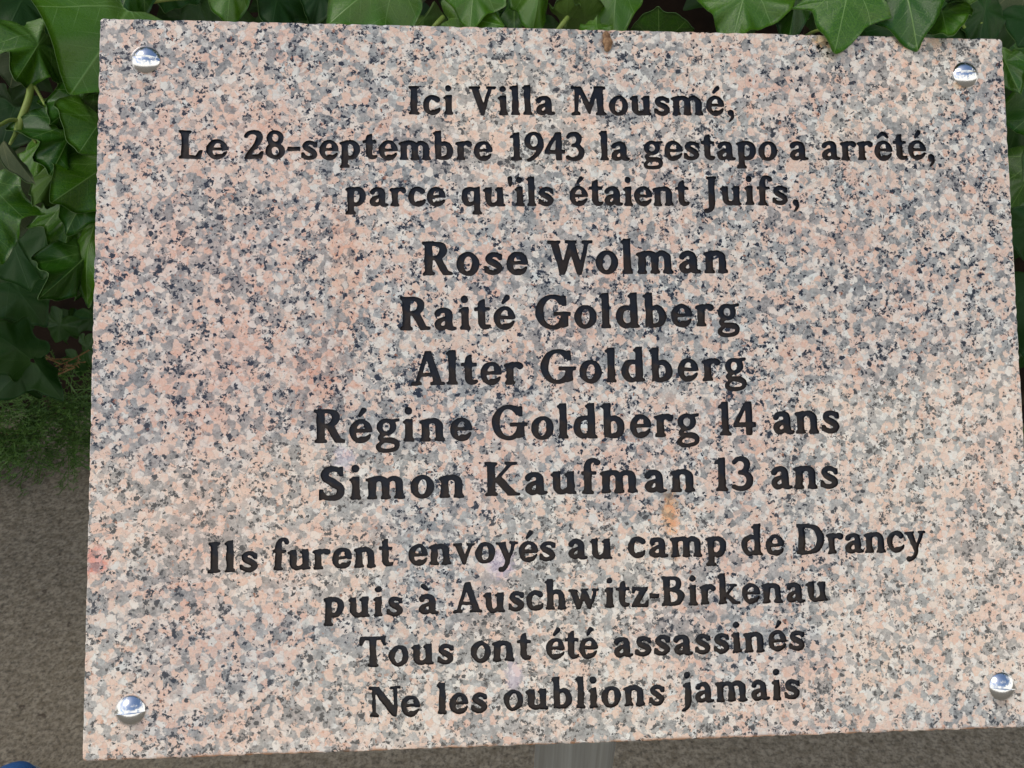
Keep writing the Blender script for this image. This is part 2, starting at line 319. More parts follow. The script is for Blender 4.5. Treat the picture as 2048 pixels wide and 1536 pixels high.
g('ê', 480, *G['e'][1], L((120, 570, 66), (240, 665, 90), (355, 570, 66)))
# capitals
def V1(x, y0=0, y1=700, w=150): return stem(x, y0, y1, w)
g('I', 310, V1(150), bs(150, 128), bs(150, 128, 700, -1))
g('L', 540, V1(150), bs(150, 128), bs(150, 128, 700, -1), P((150, 0), (480, 0), (520, 215), (460, 210), (380, 75), (150, 75)))
g('V', 660, P((50, 700), (215, 700), (345, 260), (480, 700), (560, 700), (350, -10), (280, -10)), R(-5, 640, 270, 700), R(410, 640, 650, 700))
g('M', 900, P((95, 0), (165, 0), (215, 560), (430, 30), (470, 30), (660, 560), (660, 700), (600, 700), (455, 290), (265, 700), (110, 700)), P((560, 700), (760, 700), (810, 0), (650, 0), (640, 420)), bs(130, 110), R(20, 640, 240, 700), R(640, 640, 850, 700), bs(740, 125), P((640, 640), (790, 640), (800, 60), (660, 60)))
g('R', 660, V1(150), bs(150, 128), bs(150, 128, 700, -1), L((150, 665, 70), (330, 655, 85), (430, 600, 130), (455, 520, 145), (415, 420, 125), (320, 365, 80), (160, 350, 70)), P((250, 350), (410, 380), (560, 75), (640, 55), (640, 0), (440, 0)))
g('W', 930, P((50, 700), (205, 700), (315, 240), (430, 640), (560, 640), (675, 240), (780, 700), (860, 700), (690, -15), (600, -15), (480, 420), (340, -15), (250, -15)), R(-5, 640, 260, 700), R(360, 640, 600, 700), R(710, 640, 930, 700))
g('G', 780, O(370, 350, 345, 365, 190, 290, 0), X(P((380, 350), (600, 555), (900, 620), (900, 345))), L((420, 680, 80), (540, 640, 100), (610, 580, 95)), P((575, 480), (665, 480), (660, 690), (600, 690)), R(400, 275, 760, 345), P((560, 330), (700, 330), (700, 60), (560, 20)))
g('A', 720, P((300, 720), (420, 720), (640, 60), (480, 60), (335, 540), (165, 60), (90, 60)), R(190, 190, 520, 260), bs(110, 112), R(400, 0, 705, 58), P((450, 50), (640, 50), (610, 120), (470, 100)))
g('S', 560, L((440, 560, 95), (400, 625, 100), (290, 662, 105), (170, 620, 125), (130, 530, 140), (170, 440, 145), (300, 360, 160), (420, 270, 150), (445, 170, 145), (390, 75, 120), (270, 38, 100), (140, 60, 100), (75, 130, 105)), P((420, 500), (495, 500), (490, 690), (430, 690)), P((20, 10), (75, 20), (100, 220), (25, 220)))
g('K', 740, V1(150), bs(150, 128), bs(150, 128, 700, -1), P((210, 330), (500, 660), (590, 660), (350, 400), (650, 60), (700, 40), (700, 0), (500, 0), (220, 310)), R(430, 645, 680, 700), R(480, 0, 735, 50))
g('D', 760, V1(150), P((30, 0), (300, 0), (300, 70), (30, 70)), P((30, 700), (300, 700), (300, 630), (30, 630)), L((220, 662, 76), (400, 640, 95), (550, 540, 145), (610, 380, 165), (590, 230, 160), (500, 110, 130), (360, 45, 90), (200, 38, 76)))
g('B', 640, V1(150), R(30, 0, 200, 65), R(30, 635, 200, 700), L((150, 665, 70), (330, 655, 90), (420, 600, 120), (440, 520, 135), (400, 430, 110), (280, 378, 70), (160, 370, 66)), L((250, 372, 70), (400, 350, 95), (480, 280, 135), (500, 190, 148), (450, 90, 125), (330, 40, 90), (150, 36, 74)))
g('T', 640, V1(320, 0, 690, 150), bs(320, 128), P((15, 700), (15, 490), (70, 490), (130, 625), (510, 625), (570, 490), (625, 490), (625, 715), (580, 700)))
g('N', 780, P((90, 0), (165, 0), (165, 540), (590, -10), (680, -10), (680, 700), (600, 700), (600, 230), (230, 700), (90, 700)), bs(128, 105), R(0, 640, 250, 700), R(520, 640, 770, 700))
g('J', 340, V1(185, 0, 700, 150), bs(185, 125, 700, -1), L((185, 60, 150), (170, -60, 130), (110, -130, 100), (30, -145, 95)))
# figures and marks
g('1', 400, stem(205, 0, 690, 145), P((40, 560), (60, 620), (200, 690), (270, 710), (270, 560), (130, 570)), bs(205, 130))
g('2', 520, L((75, 560, 95), (140, 640, 95), (260, 665, 105), (370, 610, 135), (390, 500, 145), (320, 360, 120), (190, 190, 95), (90, 60, 90)), P((30, 0), (455, 0), (490, 190), (430, 180), (370, 105), (60, 105)))
g('8', 530, O(262, 520, 205, 185, 85, 105, 0), O(262, 190, 235, 200, 98, 118, 0))
g('9', 530, O(262, 475, 232, 225, 95, 150, 0), L((430, 480, 130), (425, 330, 130), (350, 170, 105), (210, 40, 85), (120, -5, 75)))
g('4', 540, P((300, 700), (440, 700), (440, 0), (300, 0)), P((300, 700), (20, 250), (20, 165), (520, 165), (520, 255), (135, 255), (330, 600)))
g('3', 500, L((75, 590, 90), (150, 655, 90), (270, 655, 105), (350, 580, 128), (340, 470, 120), (270, 395, 90), (190, 370, 70)), L((200, 385, 75), (330, 350, 105), (405, 250, 140), (390, 130, 138), (290, 45, 105), (160, 35, 85), (60, 80, 95)))
g(',', 260, D(120, 60, 78), L((135, 50, 120), (160, -40, 85), (105, -130, 50), (70, -160, 34)))
g("'", 180, L((90, 690, 110), (90, 600, 85), (90, 520, 50)))
g('-', 330, R(25, 200, 300, 300))

GU = 8.0
def glyph_mask(ch, rng, rough=1.0, extra=()):
    """boolean raster of one letter, softened so that corners round like a sand-blasted cut"""
    adv, ops = G[ch]
    x0, y0 = -120, -330
    nx, ny = int((adv + 260) / GU), int(1180 / GU)
    X_, Y_ = np.meshgrid(x0 + GU * np.arange(nx), y0 + GU * np.arange(ny))
    wob = 7.0 * rough
    f = [(rng.uniform(.006, .02), rng.uniform(.006, .02), rng.uniform(0, 6.28)) for _ in range(4)]
    X = X_ + wob * sum(np.sin(a * X_ + b * Y_ + c) for a, b, c in f[:2])
    Y = Y_ + wob * sum(np.sin(a * X_ - b * Y_ + c) for a, b, c in f[2:])
    def fill(op):
        k, v = op
        if k == 'P':
            m = np.zeros(X.shape, bool)
            n = len(v)
            for i in range(n):
                (xa, ya), (xb, yb) = v[i], v[(i + 1) % n]
                if ya == yb: continue
                c = ((ya > Y) != (yb > Y)) & (X < (xb - xa) * (Y - ya) / (yb - ya) + xa)
                m ^= c
            return m
        if k == 'L':
            # smooth the control chain, then sweep discs along it
            pts = np.array(v, float)
            if len(pts) > 2:
                q = []
                for i in range(len(pts) - 1):
                    p0 = pts[max(i - 1, 0)]; p1 = pts[i]; p2 = pts[i + 1]; p3 = pts[min(i + 2, len(pts) - 1)]
                    for t in (0, .25, .5, .75):
                        q.append(.5 * (2 * p1 + (p2 - p0) * t + (2 * p0 - 5 * p1 + 4 * p2 - p3) * t * t + (3 * p1 - 3 * p2 + p3 - p0) * t ** 3))
                q.append(pts[-1]); pts = np.array(q)
            m = np.zeros(X.shape, bool)
            for a, b in zip(pts[:-1], pts[1:]):
                d = b[:2] - a[:2]; L2 = max(d @ d, 1e-6)
                t = np.clip(((X - a[0]) * d[0] + (Y - a[1]) * d[1]) / L2, 0, 1)
                r = .5 * (a[2] + (b[2] - a[2]) * t)
                m |= (X - a[0] - t * d[0]) ** 2 + (Y - a[1] - t * d[1]) ** 2 < r * r
            return m
        if k == 'O':
            cx, cy, rx, ry, ix, iy, t = v
            c, s = math.cos(math.radians(t)), math.sin(math.radians(t))
            o = ((X - cx) / rx) ** 2 + ((Y - cy) / ry) ** 2 < 1
            U, W = (X - cx) * c - (Y - cy) * s, (X - cx) * s + (Y - cy) * c
            return o & ~((U / ix) ** 2 + (W / iy) ** 2 < 1)
    m = np.zeros(X.shape, bool)
    for op in list(ops) + list(extra):
        if op[0] == '-': m &= ~fill(op[1])
        else: m |= fill(op)
    m = m.astype(float)
    k = np.array([1, 4, 6, 4, 1.]) / 16
    for _ in range(2):
        m = sum(w * np.roll(m, s, 0) for w, s in zip(k, (-2, -1, 0, 1, 2)))
        m = sum(w * np.roll(m, s, 1) for w, s in zip(k, (-2, -1, 0, 1, 2)))
    nz = rng.random((ny // 4 + 2, nx // 4 + 2))
    nz = np.kron(nz, np.ones((4, 4)))[:ny, :nx]
    for _ in range(2):
        nz = sum(w * np.roll(nz, s, 0) for w, s in zip(k, (-2, -1, 0, 1, 2)))
        nz = sum(w * np.roll(nz, s, 1) for w, s in zip(k, (-2, -1, 0, 1, 2)))
    m = m + rough * .42 * (nz - .5) * (m > .02) * (m < .98)
    m[0] = m[-1] = 0; m[:, 0] = m[:, -1] = 0
    return m, x0, y0, adv
def contours(m, x0, y0, lev=.24):
    """marching squares -> closed loops, thinned"""
    ny, nx = m.shape
    b = m > lev
    seg = {}
    cells = np.argwhere((b[:-1, :-1] != b[:-1, 1:]) | (b[:-1, :-1] != b[1:, :-1]) | (b[:-1, :-1] != b[1:, 1:]))
    def ex(j, i, e):   # edge key and point
        if e == 0: a, c, key = (j, i), (j, i + 1), ('h', j, i)
        elif e == 1: a, c, key = (j, i + 1), (j + 1, i + 1), ('v', j, i + 1)
        elif e == 2: a, c, key = (j + 1, i), (j + 1, i + 1), ('h', j + 1, i)
        else: a, c, key = (j, i), (j + 1, i), ('v', j, i)
        t = (lev - m[a]) / (m[c] - m[a])
        return key, (x0 + GU * (a[1] + t * (c[1] - a[1])), y0 + GU * (a[0] + t * (c[0] - a[0])))
    T = {1: [(3, 0)], 2: [(0, 1)], 3: [(3, 1)], 4: [(1, 2)], 5: [(3, 2), (1, 0)], 6: [(0, 2)], 7: [(3, 2)],
         8: [(2, 3)], 9: [(2, 0)], 10: [(0, 3), (2, 1)], 11: [(2, 1)], 12: [(1, 3)], 13: [(1, 0)], 14: [(0, 3)]}
    pts, nxt = {}, {}
    for j, i in cells:
        c = b[j, i] + 2 * b[j, i + 1] + 4 * b[j + 1, i + 1] + 8 * b[j + 1, i]
        for e0, e1 in T.get(int(c), []):
            k0, p0 = ex(j, i, e0); k1, p1 = ex(j, i, e1)
            pts[k0] = p0; pts[k1] = p1; nxt[k0] = k1
    loops = []
    while nxt:
        k = s = next(iter(nxt)); loop = []
        while k in nxt:
            loop.append(pts[k]); k = nxt.pop(k)
        if len(loop) > 7: loops.append(thin(np.array(loop), 2.6))
    out = []
    for lp in loops:
        x, y = lp[:, 0], lp[:, 1]
        A = .5 * np.sum(x * np.roll(y, -1) - y * np.roll(x, -1))
        if abs(A) > 700 and len(lp) >= 4: out.append((A, lp))
    return out
def thin(p, tol):
    n = len(p)
    i2 = int(np.argmax(((p - p[0]) ** 2).sum(1)))
    def dp(a, b):
        if b - a < 2: return []
        q = p[a:b + 1] if b < n else np.vstack([p[a:], p[:1]])
        d = q[-1] - q[0]; l = np.hypot(*d)
        r = np.abs((q[1:-1] - q[0]) @ np.array([-d[1], d[0]])) / l if l > 1e-9 else np.hypot(*(q[1:-1] - q[0]).T)
        k = int(np.argmax(r))
        if r[k] < tol: return []
        k += a + 1
        return dp(a, k) + [k] + dp(k, b)
    keep = [0] + dp(0, i2) + [i2] + dp(i2, n)
    return p[keep]
WORDS= [('Ici', -69.92, 113.44, -50.54, 113.67, 12.55), ('Villa', -43.86, 113.62, -6.15, 114.17, 12.64), ('Mousmé,', 0.93, 114.29, 73.64, 115.31, 12.79), ('Le', -166.33, 92.72, -145.69, 92.91, 12.11), ('28', -139.29, 92.99, -122.07, 93.2, 12.17), ('-', -121.32, 93.17, -115.66, 93.22, 12.2), ('septembre', -115.45, 93.03, -33.62, 93.65, 12.31), ('1943', -26.29, 93.65, 6.41, 94.01, 12.47), ('la', 12.78, 94.09, 26.39, 94.26, 12.54), ('gestapo', 32.31, 94.42, 92.8, 95.17, 12.65), ('a', 98.19, 95.35, 106.84, 95.45, 12.75), ('arrêté,', 112.87, 95.53, 165.13, 96.41, 12.84), ('parce', -96.87, 72.92, -53.88, 73.29, 12.21), ("qu'ils", -47.41, 73.3, -7.31, 73.68, 12.33), ('étaient', -0.52, 73.96, 52.48, 74.41, 12.46), ('Juifs,', 58.72, 74.69, 101.77, 75.15, 12.59), ('Rose', -64.31, 43.19, -18.67, 43.72, 14.43), ('Wolman', -10.55, 43.83, 68.87, 44.67, 14.64), ('Raité', -73.87, 19.51, -24.42, 20.17, 14.17), ('Goldberg', -16.11, 20.09, 73.39, 21.31, 14.39), ('Alter', -69.48, -3.84, -21.51, -3.47, 13.94), ('Goldberg', -14.33, -3.24, 75.56, -2.5, 14.16), ('Régine', -109.6, -27.68, -43.32, -27.05, 13.94), ('Goldberg', -35.32, -26.97, 54.19, -26.51, 14.18), ('14', 62.3, -26.32, 79.18, -26.19, 14.36), ('ans', 86.56, -25.84, 116.24, -25.78, 14.45), ('Simon', -107.29, -51.37, -46.99, -50.87, 13.8), ('Kaufman', -38.56, -50.5, 51.56, -50.0, 14.04), ('13', 59.94, -49.89, 77.06, -49.98, 14.22), ('ans', 84.87, -49.48, 114.62, -49.68, 14.31), ('Ils', -152.21, -80.05, -131.67, -79.85, 12.15), ('furent', -125.77, -79.61, -76.39, -79.07, 12.25), ('envoyés', -70.47, -78.64, -8.75, -78.03, 12.41), ('au', -3.7, -77.53, 15.41, -77.84, 12.52), ('camp', 21.85, -77.45, 64.39, -77.79, 12.62), ('de', 70.79, -77.46, 89.8, -77.68, 12.71), ('Drancy', 95.09, -77.53, 152.88, -77.32, 12.82), ('puis', -105.36, -99.0, -72.73, -99.31, 11.88), ('à', -66.27, -98.86, -57.82, -99.01, 11.94), ('Auschw', -52.34, -98.8, 9.44, -98.06, 12.04), ('itz', 11.31, -97.86, 30.38, -98.07, 12.15), ('-', 30.6, -97.95, 35.03, -97.96, 12.18), ('Birkenau', 35.78, -97.87, 108.17, -97.56, 12.27), ('Tous', -90.62, -119.63, -51.66, -119.19, 12.13), ('ont', -45.03, -118.73, -19.74, -118.64, 12.23), ('été', -13.8, -118.46, 8.48, -118.58, 12.3), ('assassinés', 15.0, -118.5, 97.48, -117.93, 12.45), ('Ne', -86.89, -139.67, -65.72, -139.65, 12.01), ('les', -58.97, -139.43, -38.02, -139.31, 12.08), ('oublions', -31.65, -138.91, 36.39, -138.61, 12.21), ('jamais', 43.24, -138.21, 94.56, -138.01, 12.38)]

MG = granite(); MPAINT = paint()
MCH = steel('polished_screw_steel', .11, (.80, .83, .86)); MPOST = steel('brushed_post_steel', .24, (.68, .74, .77), True)
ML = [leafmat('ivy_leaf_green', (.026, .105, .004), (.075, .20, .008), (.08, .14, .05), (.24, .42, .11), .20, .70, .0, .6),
      leafmat('ivy_leaf_shaded', (.012, .050, .006), (.020, .070, .008), (.06, .10, .04), (.05, .12, .03), .34, .5, .0, .28),  # darker copy of the green, stands in for shade between the leaves
      leafmat('ivy_leaf_young', (.07, .15, .016), (.10, .19, .025), (.15, .22, .06), (.18, .28, .08), .42, .4),
      leafmat('ivy_leaf_old', (.045, .070, .025), (.07, .095, .04), (.10, .14, .06), (.18, .20, .09), .5, .7, .5, .25)]
MRIM = plain('ivy_leaf_edge', (.09, .18, .05), .5)
MSTEM = plain('ivy_stem', (.20, .30, .05), .5, .4, .3, 120, (.26, .32, .08))
MBARK = plain('ivy_wood', (.06, .045, .03), .85, .2, .4, 90)

# ------------------------------------------------------------------ the setting: ground and the dark bank behind the hedge
def ground_mat():
    t = NT('stained_concrete_paving'); co = t.n('ShaderNodeTexCoord').outputs['Object']
    a = t.noise(co, 62, 6, .75); b = t.noise(co, 150, 4, .7); w = t.noise(co, 3.0, 3, .5)
    c = t.mix(t.step(a, .30, .70), (.200, .160, .100), (.46, .40, .290))
    c = t.mix(t.math('MULTIPLY', t.step(b, .40, .70), .8), c, (.050, .040, .027))
    c = t.mix(t.math('MULTIPLY', t.step(t.noise(co, 48, 3, .6), .63, .72), .75), c, (.045, .026, .014))
    c = t.mix(t.math('MULTIPLY', t.step(t.noise(co, 140, 2, .6), .66, .74), .5), c, (.26, .25, .21))
    c = t.mix(t.math('MULTIPLY', w, .5), c, (.115, .108, .095))
    t.set(t.b.inputs['Normal'], t.bump(t.math('ADD', a, t.math('MULTIPLY', b, .5)), .15, .002))
    return t.p(Base_Color=c, Roughness=.85, Specular_IOR_Level=.25)
n = 60; E_ = []
gx = [math.copysign(abs(i / 30) ** 3, i) * 150 for i in range(-30, 31)]
vs = [(x, y, .004 * math.sin(x * 1.3) * math.cos(y * 1.7) if abs(x) < 20 and abs(y) < 20 else 0) for y in gx for x in gx]
fs = [(j * 61 + i, j * 61 + i + 1, (j + 1) * 61 + i + 1, (j + 1) * 61 + i) for j in range(60) for i in range(60)]
g_ = mesh('pavement', vs, fs, ground_mat()); g_['kind'] = 'structure'
MBACK = plain('backing_shade', (.012, .009, .006), .95, .1, .6, 14, (.022, .014, .009))  # near-black colour stands in for the shade deep behind the leaves
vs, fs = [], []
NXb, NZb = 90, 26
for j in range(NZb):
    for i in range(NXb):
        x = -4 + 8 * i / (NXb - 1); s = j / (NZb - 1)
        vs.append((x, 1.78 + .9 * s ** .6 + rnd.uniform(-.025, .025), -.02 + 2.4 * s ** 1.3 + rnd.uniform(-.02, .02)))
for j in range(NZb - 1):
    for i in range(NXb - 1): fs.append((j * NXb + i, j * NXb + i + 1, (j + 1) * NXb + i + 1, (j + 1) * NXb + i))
b_ = mesh('backing', vs, fs, MBACK); b_['kind'] = 'structure'  # surface added so the gaps between leaves go dark

# ------------------------------------------------------------------ the memorial plaque
PM = Matrix(((0.997522, -0.011326, 0.069444, 0.02638), (0.062787, 0.588739, -0.805881, 0.31011), (-0.031757, 0.808244, 0.587991, 1.06051), (0, 0, 0, 1)))
PINV = PM.inverted()
plaque = empty('memorial_plaque', (0, 0, 0), 'pink speckled granite memorial plaque with engraved black lettering on a steel post', 'plaque')
base = PM @ Vector((-.0015, 0, -.03)); base.z = 0
plaque.location = base
slab_root = Matrix.Translation(-base) @ PM      # slab frame under the plaque empty
rng = np.random.default_rng(11)

# letter outlines in slab millimetres
letters = []   # list of (loops)  each loop Nx2 in mm
def layout(word, ax, ay, bx, by, cap):
    sc = cap / 700.0
    ms = [glyph_mask(ch, rng, ROUGH) for ch in word]
    ls = [contours(m[0], m[1], m[2]) for m in ms]
    ink0 = min(l[:, 0].min() for _, l in ls[0]); ink1 = max(l[:, 0].max() for _, l in ls[-1])
    adv = [m[3] for m in ms]
    Lw = math.hypot(bx - ax, by - ay) / sc
    nat = sum(adv[:-1]) + ink1 - ink0
    tr = (Lw - nat) / max(len(word) - 1, 1)
    hs = 1.0
    if len(word) == 1: hs = min(1.15, Lw / (ink1 - ink0)); tr = 0
    if not -22 < tr < 62 and len(word) > 1:
        tt = max(-22, min(62, tr)); hs = (Lw - tt * (len(word) - 1)) / nat; tr = tt / hs if hs else tt
    c, s = (bx - ax) / (Lw * sc), (by - ay) / (Lw * sc)
    if len(word) == 1: c, s = 1, 0
    x = -ink0
    for l, a in zip(ls, adv):
        jit = rng.normal(0, 6, 2)
        lp = []
        for A, p in l:
            u = (p[:, 0] + x + jit[0] * .6) * sc * hs; v = (p[:, 1] + jit[1] * .6) * sc
            q = np.c_[ax + u * c - v * s, ay + u * s + v * c]
            lp.append((A, q))
        letters.append(lp); x += a + tr
    return tr, hs
ROUGH = .55
for w, ax, ay, bx, by, cap in WORDS:
    ROUGH = .5 if ay > 50 else (.45 if ay > -60 else .85)
    layout(w, ax, ay, bx, by, cap)

def cdt(loops, keep):
    """triangulate between loops; keep(list of loop ids) tells whether a face stays"""
    pts, edges = [], []
    for l in loops:
        o = len(pts); n_ = len(l)
        pts += [Vector((float(x), float(y))) for x, y in l]; edges += [(o + i, o + (i + 1) % n_) for i in range(n_)]
    v, e, f, ov, oe, of = geometry.delaunay_2d_cdt(pts, edges, [], 0, 1e-5)
    return v, f
def inside(pt, loops):
    x, y = pt; c = False
    for l in loops:
        X_, Y_ = l[:, 0], l[:, 1]; X2, Y2 = np.roll(X_, -1), np.roll(Y_, -1)
        m = ((Y_ > y) != (Y2 > y))
        if m.any(): c ^= bool((np.count_nonzero(x < (X2[m] - X_[m]) * (y - Y_[m]) / (Y2[m] - Y_[m]) + X_[m])) & 1)
    return c
# rounded slab outline, face inset by the arris
def rrect(w, h, r, n_=5):
    o = []
    for cx, cy, a0 in ((w / 2 - r, h / 2 - r, 0), (-w / 2 + r, h / 2 - r, 90), (-w / 2 + r, -h / 2 + r, 180), (w / 2 - r, -h / 2 + r, 270)):
        for k in range(n_ + 1):
            a = math.radians(a0 + 90 * k / n_); o.append((cx + r * math.cos(a), cy + r * math.sin(a)))
    return o
def edge_pts(o, step, amp):      # subdivide long sides with slight chips
    r = []
    for i, a in enumerate(o):
        b = o[(i + 1) % len(o)]; d = math.hypot(b[0] - a[0], b[1] - a[1]); k = max(1, int(d / step))
        for j in range(k):
            t = j / k
            r.append((a[0] + (b[0] - a[0]) * t, a[1] + (b[1] - a[1]) * t, 1 if (k > 1 and j) else 0))
    out_ = []
    for x, y, w in r:
        e = w * amp * (rng.random() ** 6) * 3 + (w * .03 * rng.standard_normal())
        s_ = max(0.0, 1 - e / max(abs(x), abs(y)))
        out_.append((x * s_, y * s_))
    return out_
outer = np.array(edge_pts(rrect(PW, PH, 1.8), 2.0, .2))
nO = len(outer)
def shrink(o, d):   # inset of a near-rectangle
    return np.c_[o[:, 0] - np.sign(o[:, 0]) * d * (np.abs(o[:, 0]) > PW / 2 - 2.5), o[:, 1] - np.sign(o[:, 1]) * d * (np.abs(o[:, 1]) > PH / 2 - 2.5)]
face = shrink(outer, .8)
DEP = 1.0
loops = [face]; lids = [-1]
for i, lp in enumerate(letters):
    for A, q in lp: loops.append(q); lids.append(i)
V2, F2 = cdt(loops, None)
# face lies in stone when an even number of letter loops surround its centre: test against nearby letters only
boxes = [(min(q[:, 0].min() for _, q in lp), max(q[:, 0].max() for _, q in lp), min(q[:, 1].min() for _, q in lp), max(q[:, 1].max() for _, q in lp), [q for _, q in lp]) for lp in letters]
stone = []
for f in F2:
    cx = sum(V2[k].x for k in f) / len(f); cy = sum(V2[k].y for k in f) / len(f)
    par = False
    for x0, x1, y0, y1, qs in boxes:
        if x0 <= cx <= x1 and y0 <= cy <= y1: par ^= inside((cx, cy), qs)
    if not par: stone.append(tuple(f))
vs = [(v.x / 1000, v.y / 1000, 0.0) for v in V2]
fs = list(stone); flat = len(fs)
def ring(pl, z):
    o = len(vs); vs.extend([(x / 1000, y / 1000, z / 1000) for x, y in pl]); return o
def bridge(a, b, n_, flip=False):
    for i in range(n_):
        j = (i + 1) % n_
        fs.append((a + i, b + i, b + j, a + j) if not flip else (a + j, b + j, b + i, a + i))
a = ring(face, 0); b = ring(shrink(outer, .25), -.22); c = ring(outer, -.8); d = ring(outer, -(PT - 1)); e = ring(shrink(outer, .8), -PT)
for p_, q_ in ((a, b), (b, c), (c, d), (d, e)): bridge(p_, q_, nO)
fs.append(tuple(range(e + nO - 1, e - 1, -1)))
for lp in letters:
    for A, q in lp:
        n_ = len(q); a = ring(q, 0); b = ring(q, -DEP - .4); bridge(a, b, n_, True)
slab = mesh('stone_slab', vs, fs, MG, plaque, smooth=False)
slab.matrix_local = slab_root
sm = [False] * len(fs)
bmx = bmesh.new(); bmx.from_mesh(slab.data); bmesh.ops.remove_doubles(bmx, verts=bmx.verts, dist=1e-7); bmx.to_mesh(slab.data); bmx.free()

# each letter: painted floor and flanks of its own cut
def offset_loop(q, A, d):
    """move the loop into the letter by d mm"""
    p0, p1 = np.roll(q, 1, 0), np.roll(q, -1, 0); t_ = p1 - p0; t_ /= np.maximum(np.hypot(*t_.T), 1e-9)[:, None]
    nrm = np.c_[-t_[:, 1], t_[:, 0]]    # left of travel
    return q + nrm * d
for lp in letters:
    # loop direction: check which side is ink
    qs = [q for _, q in lp]
    ins = []
    for q in qs:
        o = offset_loop(q, 0, .06); k = len(q) // 3
        good = sum(inside(o[m], qs) for m in range(0, len(q), max(1, len(q) // 7)))
        tot = len(range(0, len(q), max(1, len(q) // 7)))
        ins.append(o if good * 2 >= tot else offset_loop(q, 0, -.06))
    low = []
    for q, o in zip(qs, ins): low.append(q + (o - q) * 1.6)
    V3, F3 = cdt(low, None)
    ctr = np.vstack(low).mean(0)
    lv = [((v.x - ctr[0]) / 1000, (v.y - ctr[1]) / 1000, -DEP / 1000) for v in V3]; lf = []
    for f in F3:
        cx = sum(V3[k].x for k in f) / len(f); cy = sum(V3[k].y for k in f) / len(f)
        if inside((cx, cy), low): lf.append(tuple(f))
    nf = len(lf)
    for o, l in zip(ins, low):
        n_ = len(o); a = len(lv)
        lv += [((x - ctr[0]) / 1000, (y - ctr[1]) / 1000, -.00012) for x, y in o]; b = len(lv)
        lv += [((x - ctr[0]) / 1000, (y - ctr[1]) / 1000, -DEP / 1000) for x, y in l]
        for i in range(n_): j = (i + 1) % n_; lf.append((a + j, b + j, b + i, a + i))
    o_ = mesh('letter', lv, lf, MPAINT, slab, smooth=False); o_.location = (ctr[0] / 1000, ctr[1] / 1000, 0)

# screws
def make_screw():
    bm = bmesh.new(); Rr, am = 5.9, math.radians(50); Rs = Rr / math.sin(am); rings = 14; N = 64
    top = bm.verts.new((0, 0, Rs * (1 - math.cos(am)) + .55)); prev = None
    for r in range(1, rings + 1):
        a = am * r / rings
        cur = [bm.verts.new((Rs * math.sin(a) * math.cos(2 * math.pi * k / N), Rs * math.sin(a) * math.sin(2 * math.pi * k / N), Rs * (math.cos(a) - math.cos(am)) + .55)) for k in range(N)]
        for k in range(N):
            if prev is None: bm.faces.new((top, cur[k], cur[(k + 1) % N]))
            else: bm.faces.new((prev[k], cur[k], cur[(k + 1) % N], prev[(k + 1) % N]))
        prev = cur
    for rr, z in ((Rr + .10, .40), (Rr + .06, .12), (Rr - .3, .0)):
        cur = [bm.verts.new((rr * math.cos(2 * math.pi * k / N), rr * math.sin(2 * math.pi * k / N), z)) for k in range(N)]
        for k in range(N): bm.faces.new((prev[k], cur[k], cur[(k + 1) % N], prev[(k + 1) % N]))
        prev = cur
    hw = .62
    fz = lambda x: .5 + max(0.0, math.sqrt(max(Rs ** 2 - x * x, 0)) - Rs * math.cos(am)) * .66     # slot floor follows the dome
    for s in (hw, -hw):
        bmesh.ops.bisect_plane(bm, geom=bm.verts[:] + bm.edges[:] + bm.faces[:], plane_co=(0, s, 0), plane_no=(0, 1, 0))
    mid = [f for f in bm.faces if abs(f.calc_center_median().y) < hw - 1e-4]
    bmesh.ops.delete(bm, geom=mid, context='FACES')
    rows = []
    for s in (hw, -hw):      # slot flanks
        up = sorted([v for v in bm.verts if abs(v.co.y - s) < 1e-4 and v.co.z >= .52], key=lambda v: v.co.x)
        lo = [bm.verts.new((v.co.x, s, min(fz(v.co.x), v.co.z - .02))) for v in up]; rows.append(lo)
        for k in range(len(up) - 1): bm.faces.new((up[k], up[k + 1], lo[k + 1], lo[k]))
    if len(rows[0]) == len(rows[1]):
        for k in range(len(rows[0]) - 1): bm.faces.new((rows[0][k], rows[0][k + 1], rows[1][k + 1], rows[1][k]))
    for q in (0, -1):
        e1, e2 = rows[0][q], rows[1][q]
        bm.faces.new((e1, e2, bm.verts.new((e2.co.x, -hw, 0)), bm.verts.new((e1.co.x, hw, 0))))
    bmesh.ops.scale(bm, vec=(.001, .001, .001), verts=bm.verts)
    bmesh.ops.recalc_face_normals(bm, faces=bm.faces)
    me = bpy.data.meshes.new('screw'); bm.to_mesh(me); bm.free(); me.materials.append(MCH)
    me.polygons.foreach_set('use_smooth', [True] * len(me.polygons))
    me.set_sharp_from_angle(angle=math.radians(28)); return me
sme = make_screw()
for x, y, rot in ((-180.5, 135.4, -3), (181.4, 136.0, -2), (-181.5, -133.9, 3), (183.9, -135.6, -4)):
    o = bpy.data.objects.new('screw', sme); COL.objects.link(o); o.parent = plaque
    o.matrix_local = slab_root @ Matrix.Translation((x / 1000, y / 1000, .00005)) @ Matrix.Rotation(math.radians(rot), 4, 'Z')
